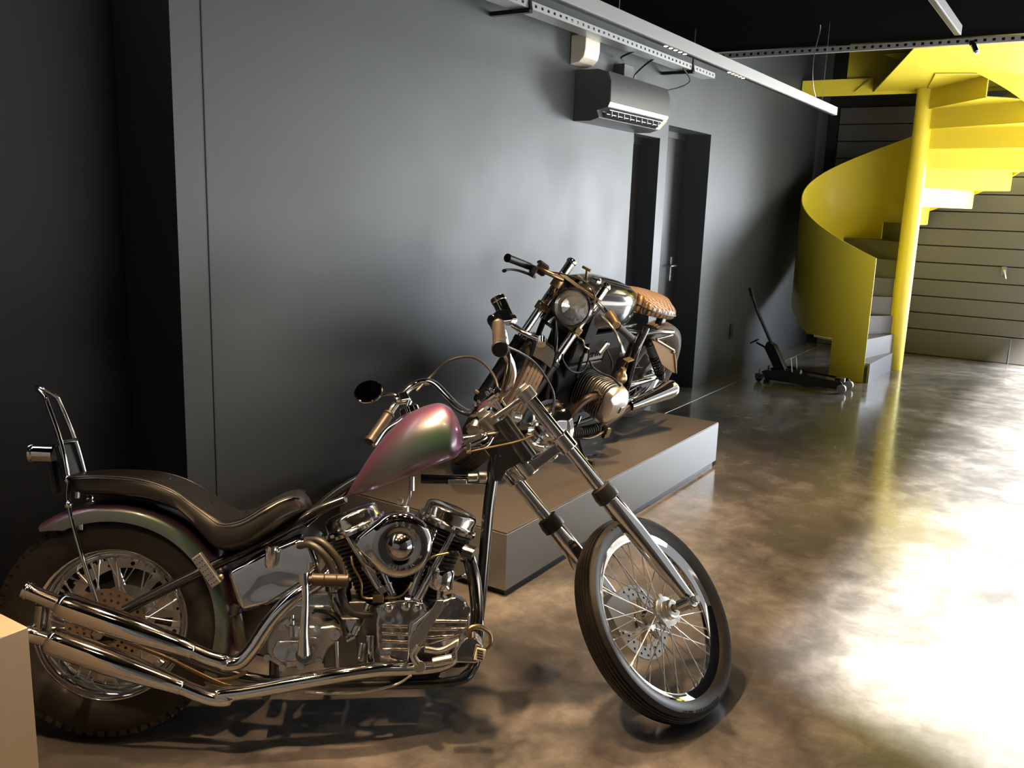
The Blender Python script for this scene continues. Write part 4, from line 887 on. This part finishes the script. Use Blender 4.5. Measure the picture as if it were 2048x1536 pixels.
# ================================================================ black cafe racer on the platform
B2 = frame((4.8099, 2.2441, .271), (-.9947, .1027, 0), (-.0963, -.9328, -.3474), (-.0357, -.3456, .9377))
b2 = empty('boxer_motorcycle', B2, 'black cafe racer motorcycle with finned boxer engine and quilted tan seat on the grey platform', 'motorcycle')
F2w = frame((3.4558, 2.2738, .5664), (-.7428, -.6606, .1088), (.5085, -.6624, -.5501), (.4355, -.3533, .828))
T2 = B2.inverted() @ F2w
def cd(mb, name, mt, par=None, **k): return mb.build(name, mt, par or b2, **k)
def gd_(mb, name, mt, par=None, **k): return mb.build(name, mt, par or b2, M=(T2 if par is None else None), **k)
def tyre2(half, r, bead):
    p = [(bead, -half*.7), (bead+.02, -half*.92), (bead+.05, -half), (r-.035, -half), (r-.020, -half*.86)]
    for y_ in (-.68, -.34, 0, .34, .68):
        rr = r-abs(y_)**2*.012
        p += [(rr, (y_-.14)*half), (rr, (y_+.14)*half), (rr-.005, (y_+.15)*half), (rr-.005, (y_+.19)*half)]
    p += [(r-.020, half*.86), (r-.035, half), (bead+.05, half), (bead+.02, half*.92), (bead, half*.7)]
    return p
TYRE2 = mat('dusty_brown_tyre_rubber', (.075, .055, .04), .6)
def zig(half, r):
    def f(t):
        for k in range(96):
            a = 2*pi*k/96
            for y_ in (-.51, -.17, .17, .51):
                c = V(math.cos(a)*(r-.004), (y_*half)+.002*(1 if k % 2 else -1), math.sin(a)*(r-.004)); t.box(c, (.010, half*.06, .005), Matrix.Rotation(-(a-pi/2), 3, 'Y'))
    return f
rw2 = wheel(b2, Matrix.Translation((0, 0, .315)), 'rear_wheel', .222, .04, tyre2(.056, .309, .212), 36, .002, (.06, .05), tyre_mat=TYRE2, knobs=zig(.056, .309))
MB().lathe([(.03, .05), (.095, .052), (.10, .045), (.10, -.03), (.03, -.04)], n=40).build('brake_drum', DCAST, rw2)
fw2 = wheel(b2, T2 @ Matrix.Translation((.07, 0, -.012)), 'front_wheel', .245, .035, tyre2(.050, .335, .235), 36, .002, (.05, .045), tyre_mat=TYRE2, knobs=zig(.050, .335))
disc('brake_disc', .13, .07, .052, .005, 24, STEEL, fw2, 2); 
# fork
for s_ in (1, -1):
    v = .1*s_
    ft = gd_(MB().cyl((.0574, -v, .25), (.0574, -v, .735), .0195, n=24), 'fork_tube', CHROME)
    MB().lathe([(.018, -.05), (.024, -.04), (.026, 0), (.026, .29), (.029, .295), (.029, .315), (.021, .318)], (.0574, -v, .0), (0, 0, 1), 28).bb((.02, -v-.02, -.04), (.10, -v+.02, .03)).build('fork_slider', SBLACK, ft, bevel=.002)
    MB().cyl((.0574, -v, .655), (.0574, -v, .735), .022, n=24).lathe([(.024, 0), (.026, .003), (.026, .012), (.018, .022), (.002, .024)], (.0574, -v, .735), (0, 0, 1), 20).build('fork_cap', CHROME, ft, bevel=.002)
    MB().cyl((.0574, -v, .47), (.0574, -v, .51), .029, n=24).box((.09, -v*1.02, .49), (.03, .03, .028)).cyl((.09, -v*1.02-.02, .49), (.09, -v*1.02+.02, .49), .008, n=10).build('fork_clamp', GOLDLIT, ft, bevel=.003)
gd_(MB().prism([(.035, -.12, .655), (.085, -.12, .655), (.07, 0, .655), (.085, .12, .655), (.035, .12, .655), (-.04, .03, .655), (-.04, -.03, .655)], (0, 0, .018)), 'top_yoke', GOLDLIT, bevel=.004)
gd_(MB().prism([(.035, -.12, .475), (.085, -.12, .475), (.07, 0, .475), (.085, .12, .475), (.035, .12, .475), (-.04, .03, .475), (-.04, -.03, .475)], (0, 0, .025)), 'lower_yoke', GOLDLIT, bevel=.004)
gd_(MB().cyl((-.01, 0, .44), (-.01, 0, .66), .027, n=24).cyl((.0, 0, .67), (.0, 0, .71), .008).cyl((0, -.03, .715), (0, .03, .715), .008), 'steering_stem', DCAST)
gd_(MB().cyl((.07, -.14, -.012), (.07, .14, -.012), .010, n=16), 'front_axle', STEEL)
fnd = MB(); 
rings = []
for k in range(17):
    a = R(48+62*k/16); e = V(math.cos(a), 0, math.sin(a)); rings.append([V(.07, 0, 0)+e*(.352+q[1])+V(0, q[0], 0) for q in ((-.052, -.02), (-.05, .004), (0, .010), (.05, .004), (.052, -.02), (.049, -.02), (.047, .001), (0, .007), (-.047, .001), (-.049, -.02))])
fnd.ring_loft(rings); fno = gd_(fnd, 'front_fender', MBLACK)
rbm = MB()
for k in range(6): rbm.tube([V(.07, 0, 0)+V(math.cos(R(a)), 0, math.sin(R(a)))*.364+V(0, -.04+.016*k, 0) for a in (75, 85, 95, 105)], .003, 6, 2)
rbm.build('fender_ribs', GOLDLIT, fno)
# headlamp
h2 = V(.150, 0, .555); hd2 = V(1, 0, -.02).normalized()
hlo = gd_(MB().lathe([(.002, -.09), (.04, -.082), (.07, -.05), (.085, -.01), (.088, .014), (.092, .017), (.092, .03), (.084, .034), (.080, .026)], h2, hd2, 48), 'headlamp', BLACK, sm=60)
MB().lathe([(.0795, .018), (.06, -.005), (.03, -.025), (.001, -.03)], h2, hd2, 40).build('reflector', CHROME, hlo)
LENS = mat('fluted_headlamp_lens', (.9, .9, .88), .08, 0, **{'Transmission Weight': .92, 'IOR': 1.4})
bump(LENS, noise(LENS, 60, 2), .6, .01)
MB().lathe([(.081, .028), (.06, .038), (.03, .043), (.001, .045), (.001, .041), (.03, .039), (.06, .034), (.081, .024), (.081, .028)], h2, hd2, 40).build('lens', LENS, hlo)
for s_ in (-1, 1):
    lb = MB(); lb.box(h2+V(-.04, s_*.088, 0), (.05, .01, .03)).tube([h2+V(-.02, s_*.09, .0), V(.06, s_*.1, .60)], .006, 8, 0).tube([h2+V(-.02, s_*.09, 0), V(.07, s_*.1, .50)], .006, 8, 0)
    lb.build('headlamp_bracket', GOLDLIT, hlo, bevel=.002)
# clip-on bars
for side in (1, -1):
    if side == 1: pts = [(0.1325,-0.1,0.6395), (0.1474,-0.16,0.6266), (0.1356,-0.21,0.6165), (0.0658,-0.25,0.61)]; ge = (0.1972,-0.37,0.5669)
    else: pts = [(0.0921,0.1,0.6548), (0.0887,0.15,0.6443), (0.1139,0.19,0.6274), (0.155,0.235,0.6099)]; ge = (0.0959,0.34,0.609)
    bo = gd_(MB().tube(pts, .0115, 14).cyl(V(.0574, -.1*side, .60), V(.0574, -.1*side, .64), .028), 'clip_on_bar', CHROME if side < 0 else GOLDLIT, sm=60)
    MB().cyl(pts[-1], ge, .0165, .0175, 22).cyl(V(*ge), V(*ge)+(V(*ge)-V(*pts[-1])).normalized()*.008, .02).build('grip', SBLACK, bo, bevel=.002)
    if side == 1:
        MB().box((0.0713,-0.2,0.6308), (.06, .05, .05)).box(V(*(0.0157,-0.2,0.6605)), (.066, .056, .014)).box((0.1219,-0.235,0.5996), (.035, .03, .04)).build('brake_reservoir', SBLACK, bo, bevel=.006)
        MB().tube([(0.1701,-0.22,0.5697), (0.1266,-0.25,0.5695), (0.1717,-0.3,0.55), (0.3086,-0.35,0.5148), (0.4594,-0.38,0.4814)], [.009, .008, .007, .007, .010], 10, flat=.8).build('brake_lever', SBLACK, bo)
    else:
        MB().cyl((0.1012,0.18,0.6401), (0.178,0.22,0.6054), .023, .021, 22).build('switch_housing', GOLDLIT, bo, bevel=.003)
        MB().tube([(0.0452,0.16,0.6202), (0.1551,0.17,0.6), (0.2083,0.2,0.5831), (0.2232,0.24,0.5625), (0.2494,0.27,0.5359), (0.2428,0.3,0.5147)], [.011, .010, .008, .007, .007, .010], 10, flat=.8).build('clutch_lever', STEEL, bo)
gd_(MB().tube([(0.1003,-0.17,0.6359), (0.1146,-0.12,0.6604), (0.1168,-0.06,0.6824), (0.1391,-0.0,0.6891), (0.1517,0.04,0.6774), (0.1712,0.07,0.6443), (0.2249,0.08,0.5886)], .0035, 8), 'brake_cable', MBLACK)
gd_(MB().tube([(0.3681,0.06,0.4381), (0.3956,0.08,0.4393), (0.4036,0.1,0.421), (0.4154,0.12,0.4215)], .004, 8), 'clutch_cable', STEEL)
# frame
f2 = MB()
for s_ in (1, -1):
    f2.tube([(1.18, s_*.02, .80), (1.13, s_*.06, .60), (1.08, s_*.09, .30), (.98, s_*.10, .17), (.70, s_*.11, .15), (.42, s_*.11, .20), (.36, s_*.12, .33)], .014, 12)
    f2.tube([(1.14, s_*.02, .84), (.80, s_*.06, .72), (.48, s_*.11, .66), (.30, s_*.13, .66), (.12, s_*.13, .64)], .014, 12)
    f2.tube([(.48, s_*.11, .66), (.50, s_*.13, .50), (.42, s_*.12, .36), (.36, s_*.12, .30)], .016, 12)
    f2.tube([(.40, s_*.11, .32), (0, s_*.09, .315)], .022, 12, 0)
    f2.tube([(.12, s_*.13, .64), (.0, s_*.125, .315)], .008, 8, 0) if False else None
f2.cyl((1.115, 0, .90), (1.20, 0, .74), .033, n=24)
f2.tube([(1.14, 0, .88), (.50, 0, .76)], .022, 12, 0)
cd(f2, 'frame', BLACK)
cd(MB().cyl((0, -.13, .315), (0, .13, .315), .012, n=16), 'rear_axle', STEEL)
# tank
rings = []
for k in range(33):
    t = k/32; x = .50+.56*t
    hw = .155*min(1, (math.sin(min(1, t*1.9)*pi/2))**.5)*(1 if t < .55 else 1-.22*((t-.55)/.45)**1.5)
    zt = .875+.07*math.sin(min(1, t*1.25)*pi/2)-(0 if t < .9 else (t-.9)*.35)
    if t < .2: zt -= (1-t/.2)**2*.12
    zb = .705+(.03 if t > .9 else 0)
    if t > .93: hw *= math.sqrt(max(.05, 1-((t-.93)/.072)**2))
    if t < .06: hw *= math.sqrt(max(.05, 1-((.06-t)/.062)**2))
    ring = []
    for j in range(32):
        th = 2*pi*j/32; cs, sn = math.cos(th), math.sin(th)
        zz = .5+.5*math.copysign(abs(sn)**.7, sn)
        ring.append(V(x, hw*math.copysign(abs(cs)**.5, cs)*(1-.18*zz**3), zb+(zt-zb)*zz))
    rings.append(ring)
tk2 = cd(MB().ring_loft(rings), 'fuel_tank', BLACK, sm=70)
MB().lathe([(.002, .025), (.024, .025), (.028, .02), (.028, .008), (.034, .004), (.034, -.01)], (.93, .02, .935), (0, 0, 1), 28).build('fuel_cap', CHROME, tk2)
MB().cyl((.98, .0, .94), (1.01, .0, 1.00), .006).cyl((1.01, -.025, 1.0), (1.01, .025, 1.0), .007).build('steering_damper_knob', GOLDLIT, tk2)
# seat
rings = []
for k in range(25):
    t = k/24; x = .50-.39*t
    hw = (.128+.035*math.sin(t*pi))*math.sqrt(max(.03, 1-max(0, (t-.68)/.33)**2))*math.sqrt(max(.2, 1-max(0, (.08-t)/.09)**2))
    zc = .805-.06*t; th_ = .045
    ring = []
    for j in range(20):
        a = 2*pi*j/20; ring.append(V(x, hw*math.copysign(abs(math.cos(a))**.6, math.cos(a)), zc+th_*math.copysign(abs(math.sin(a))**.7, math.sin(a))+(.01 if math.sin(a) > .9 else 0)))
    rings.append(ring)
QUILT = mat('quilted_tan_leather_seat', (.34, .19, .075), .4, 0, .1)
_n, _l, _b = nodes(QUILT)
tc = _n.new('ShaderNodeTexCoord'); mp = _n.new('ShaderNodeMapping'); mp.inputs['Rotation'].default_value = (0, 0, R(45)); mp.inputs['Scale'].default_value = (34, 34, 34); _l.new(tc.outputs['Object'], mp.inputs[0])
sx = _n.new('ShaderNodeSeparateXYZ'); _l.new(mp.outputs[0], sx.inputs[0])
def tri(o):
    a = _n.new('ShaderNodeMath'); a.operation = 'PINGPONG'; a.inputs[1].default_value = .5; _l.new(o, a.inputs[0])
    b = _n.new('ShaderNodeMath'); b.operation = 'POWER'; b.inputs[1].default_value = .45; _l.new(a.outputs[0], b.inputs[0]); return b.outputs[0]
ml = _n.new('ShaderNodeMath'); ml.operation = 'MULTIPLY'; _l.new(tri(sx.outputs[0]), ml.inputs[0]); _l.new(tri(sx.outputs[1]), ml.inputs[1])
bump(QUILT, ml.outputs[0], 1, .03)
_l.new(ramp(QUILT, ml.outputs[0], [(.12, (.10, .05, .02)), (.42, (.34, .19, .075))]), _b.inputs['Base Color'])
se2 = cd(MB().ring_loft(rings), 'seat', QUILT, sm=70)
pts = [V(r_[0].x, r_[0].y+.001, r_[0].z) for r_ in rings]+[V(r_[10].x, r_[10].y-.001, r_[10].z) for r_ in rings[::-1]]
MB().tube(pts, .004, 6, 2, loop=True).build('piping', SBLACK, se2)
# engine
e2 = MB().bb((.70, -.10, .20), (1.02, .10, .52)).bb((.55, -.10, .22), (.72, .10, .60)).cyl((1.0, 0, .40), (1.06, 0, .40), .11, n=40).bb((.70, -.085, .52), (1.0, .085, .66))
e2o = cd(e2, 'engine_block', MBLACK, bevel=.014, seg=3)
bk = MB().bb((.72, .086, .53), (.90, .094, .60))
pn2 = bk.build('side_nameplate', CAST, e2o, bevel=.002)
tx = MB(); M_ = Matrix(((-1, 0, 0), (0, 0, 1), (0, 1, 0))).to_4x4(); M_.translation = V(.80, .096, .565); text_mb(tx, 'BMW', M_, .05, .002); tx.build('raised_lettering', BLACK, pn2)
cd(MB().bb((.60, .0, .38), (.93, .098, .522)), 'gearbox_housing', DCAST, bevel=.012)
tg = MB()
for k in range(9): tg.bb((.93+k*.008, .086, .56), (.934+k*.008, .092, .64))
tg.build('vent_ribs', DCAST, e2o)
DHEAD = mat('burnt_dark_exhaust', (.06, .04, .028), .42, .6)
for s_ in (1, -1):
    ca = (.83, .11*s_, .392); 
    def rr2(y_, hx, hz, n=28, p=.6):
        return [V(.83+hx*math.copysign(abs(math.cos(2*pi*j/n))**p, math.cos(2*pi*j/n)), y_*s_, .392+hz*math.copysign(abs(math.sin(2*pi*j/n))**p, math.sin(2*pi*j/n))) for j in range(n)]
    c_ = MB().cyl((.83, .09*s_, .392), (.83, .30*s_, .392), .056, n=28)
    for k in range(13):
        y_ = .115+k*.0135; g2 = .088 if k < 10 else .094
        c_.ring_loft([rr2(y_, g2, g2+.012), rr2(y_+.004, g2, g2+.012)])
    co = cd(c_, 'cylinder', CAST, bevel=0)
    MB().ring_loft([rr2(.288, .090, .098), rr2(.302, .090, .098), rr2(.325, .086, .088), rr2(.348, .070, .055), rr2(.356, .045, .025)]).build('valve_cover', ALU, co, bevel=.003)
    MB().bb((.80, .352*s_-.008*s_, .378), (.86, .352*s_+.006*s_, .404)).build('cover_bracket', STEEL, co, bevel=.003)
    MB().box((.84, s_*.358, .39), (.012, .004, .03)).build('cover_emblem', MBLACK, co)
    hx = cd(MB().tube([(.92, .25*s_, .42), (.985, .25*s_, .425), (1.05, .25*s_, .40), (1.09, .245*s_, .33), (1.06, .24*s_, .23), (.98, .235*s_, .19), (.80, .23*s_, .18), (.62, .23*s_, .22), (.48, .235*s_, .28)], .0205, 18), 'exhaust_header', DHEAD, sm=60)
    nt = MB().lathe([(.024, 0), (.034, .004), (.034, .022), (.024, .026)], (.905, .25*s_, .418), (1, 0, .05), 24)
    for k in range(14):
        a = 2*pi*k/14; nt.box(V(.918, .25*s_+.034*math.cos(a), .418+.034*math.sin(a)), (.024, .007, .007), Matrix.Rotation(0, 3, 'X'))
    nt.build('finned_nut', GOLDLIT, hx)
    wr = MB()
    for k in range(15): wr.torus(V(1.06-.021*k, .2385*s_, .228-.03*math.sin(k/14*1.6)), (1, 0, .2), .0235, .006, 24, 8)
    wr.build('corrugated_wrap', HOSE, hx)
    d_ = V(-.34, .0, .05).normalized()
    cd(MB().lathe([(.022, -.01), (.026, .0), (.034, .08), (.046, .26), (.052, .33), (.053, .37), (.047, .39), (.034, .40), (.001, .385)], (.49, .245*s_, .29), d_+V(0, .04*s_, 0), 40), 'silencer', CHROME, sm=50)
    # carburettor, shock absorber, foot rest
    cb = cd(MB().lathe([(.002, .052), (.016, .05), (.018, .03), (.030, .018), (.038, .0), (.038, -.012), (.028, -.03), (.02, -.05), (.002, -.052)], (.655, .20*s_, .47), (0, 0, 1), 28).cyl((.70, .19*s_, .43), (.62, .17*s_, .45), .022), 'carburettor', GOLDLIT, sm=40)
    q0, q1 = V(.37, .145*s_, .61), V(.045, .145*s_, .345); dq = q1-q0
    sh = cd(MB().cyl(q0, q0+dq*.42, .022).cyl(q0+dq*.4, q1, .009).cyl(q0+dq*.02, q0+dq*.30, .030).cyl(q0+dq*.86, q0+dq*.92, .028).ball(q0, .022, 14).ball(q1, .02, 14), 'shock_absorber', SBLACK)
    hx_, hy_, _ = basis(dq)
    MB().tube([q0+dq*(.30+.57*k/96)+(hx_*math.cos(2*pi*k/12)+hy_*math.sin(2*pi*k/12))*.027 for k in range(97)], .0045, 8, 0).build('spring', SBLACK, sh)
    cd(MB().cyl((.50, .12*s_, .27), (.50, .24*s_, .275), .012), 'foot_rest', RUBBER2, bevel=.002)
cd(MB().tube([(.60, .15, .44), (.59, .16, .50), (.60, .17, .545)], .007, 8).box((.60, .18, .552), (.06, .035, .008), Matrix.Rotation(.1, 3, 'Y')), 'kick_pedal', GOLDLIT, bevel=.002)
cd(MB().lathe([(.002, .035), (.026, .035), (.03, .03), (.03, -.03), (.026, -.035), (.002, -.035)], (.82, .12, .625), (-.4, .1, .8), 28), 'chrome_relay', CHROME)
rl = MB()
cd(MB().tube([(0.9625,0.14,0.6381), (0.9697,0.16,0.5831), (1.0176,0.18,0.5421), (1.1206,0.18,0.5567), (1.1932,0.16,0.6124), (1.1873,0.14,0.6369)], .0045, 8).tube([(0.952,0.16,0.5808), (0.9317,0.18,0.551), (0.8583,0.2,0.5175), (0.8319,0.25,0.5153), (0.8134,0.3,0.4929)], .006, 8).tube([(0.793,0.14,0.6137), (0.7333,0.16,0.5521), (0.722,0.17,0.5122)], .005, 8), 'ignition_cable', MBLACK)
cd(MB().tube([(.44, .13, .70), (.50, .155, .58), (.47, .16, .42), (.42, .15, .30)], .018, 12).bb((.46, -.08, .50), (.62, .08, .70)), 'rear_subframe_cover', BLACK, bevel=.01)
cd(MB().tube([(1.00, .14, .60), (.98, .14, .48)], .01, 8).bb((.93, .10, .66), (1.02, .13, .86)).bb((.60, .105, .60), (.95, .125, .70)), 'side_cover', MBLACK, bevel=.008)
hp2 = [(0.4155,0.17,0.6387), (0.3506,0.17,0.6316), (0.0927,0.17,0.5387), (0.0024,0.17,0.4617), (-0.0639,0.17,0.3704), (0.0002,0.17,0.3896), (0.1835,0.17,0.4663)]
hpo = cd(MB().ext([V(*p) for p in hp2], .172, .178), 'number_plate_holder', mat('tan_leather_panel', (.30, .17, .07), .4), bevel=.002)
MB().tube([(0.3739,0.18,0.6416), (0.1175,0.18,0.5494)], .008, 10, 0).tube([(0.1046,0.18,0.5382), (-0.0412,0.18,0.3816)], .006, 10, 0).ball((0.1256,0.185,0.5434), .012, 12).build('edge_bar', GOLDLIT, hpo)
cd(MB().tube([(.03, .1, .6), (.10, .13, .62), (.30, .14, .62)], .006, 8).bb((.02, -.02, .60), (.06, .02, .74)), 'seat_bracket', BLACK, bevel=.002)
ks2 = [(.72, .10, .18), (.824, .16, .1605), (.93, .25, .172), (.993, .304, .182), (1.0266, .357, .1697), (1.0413, .40, .1600)]
cd(MB().tube(ks2, .008, 10).tube([(1.03, .372, .167), (.99, .385, .168), (.9617, .3892, .1700)], .008, 8).tube([(1.0413, .40, .1640), (1.055, .425, .171), (1.0618, .4438, .1795)], .007, 8), 'kickstand', BLACK)
cd(MB().tube([(.96, .05, .18), (.90, .26, .18), (.70, .27, .20)], .007, 8).cyl((.72, .25, .2), (.72, .29, .2), .02).box((.70, .27, .17), (.05, .02, .04)), 'gear_lever', GOLDLIT, bevel=.002)
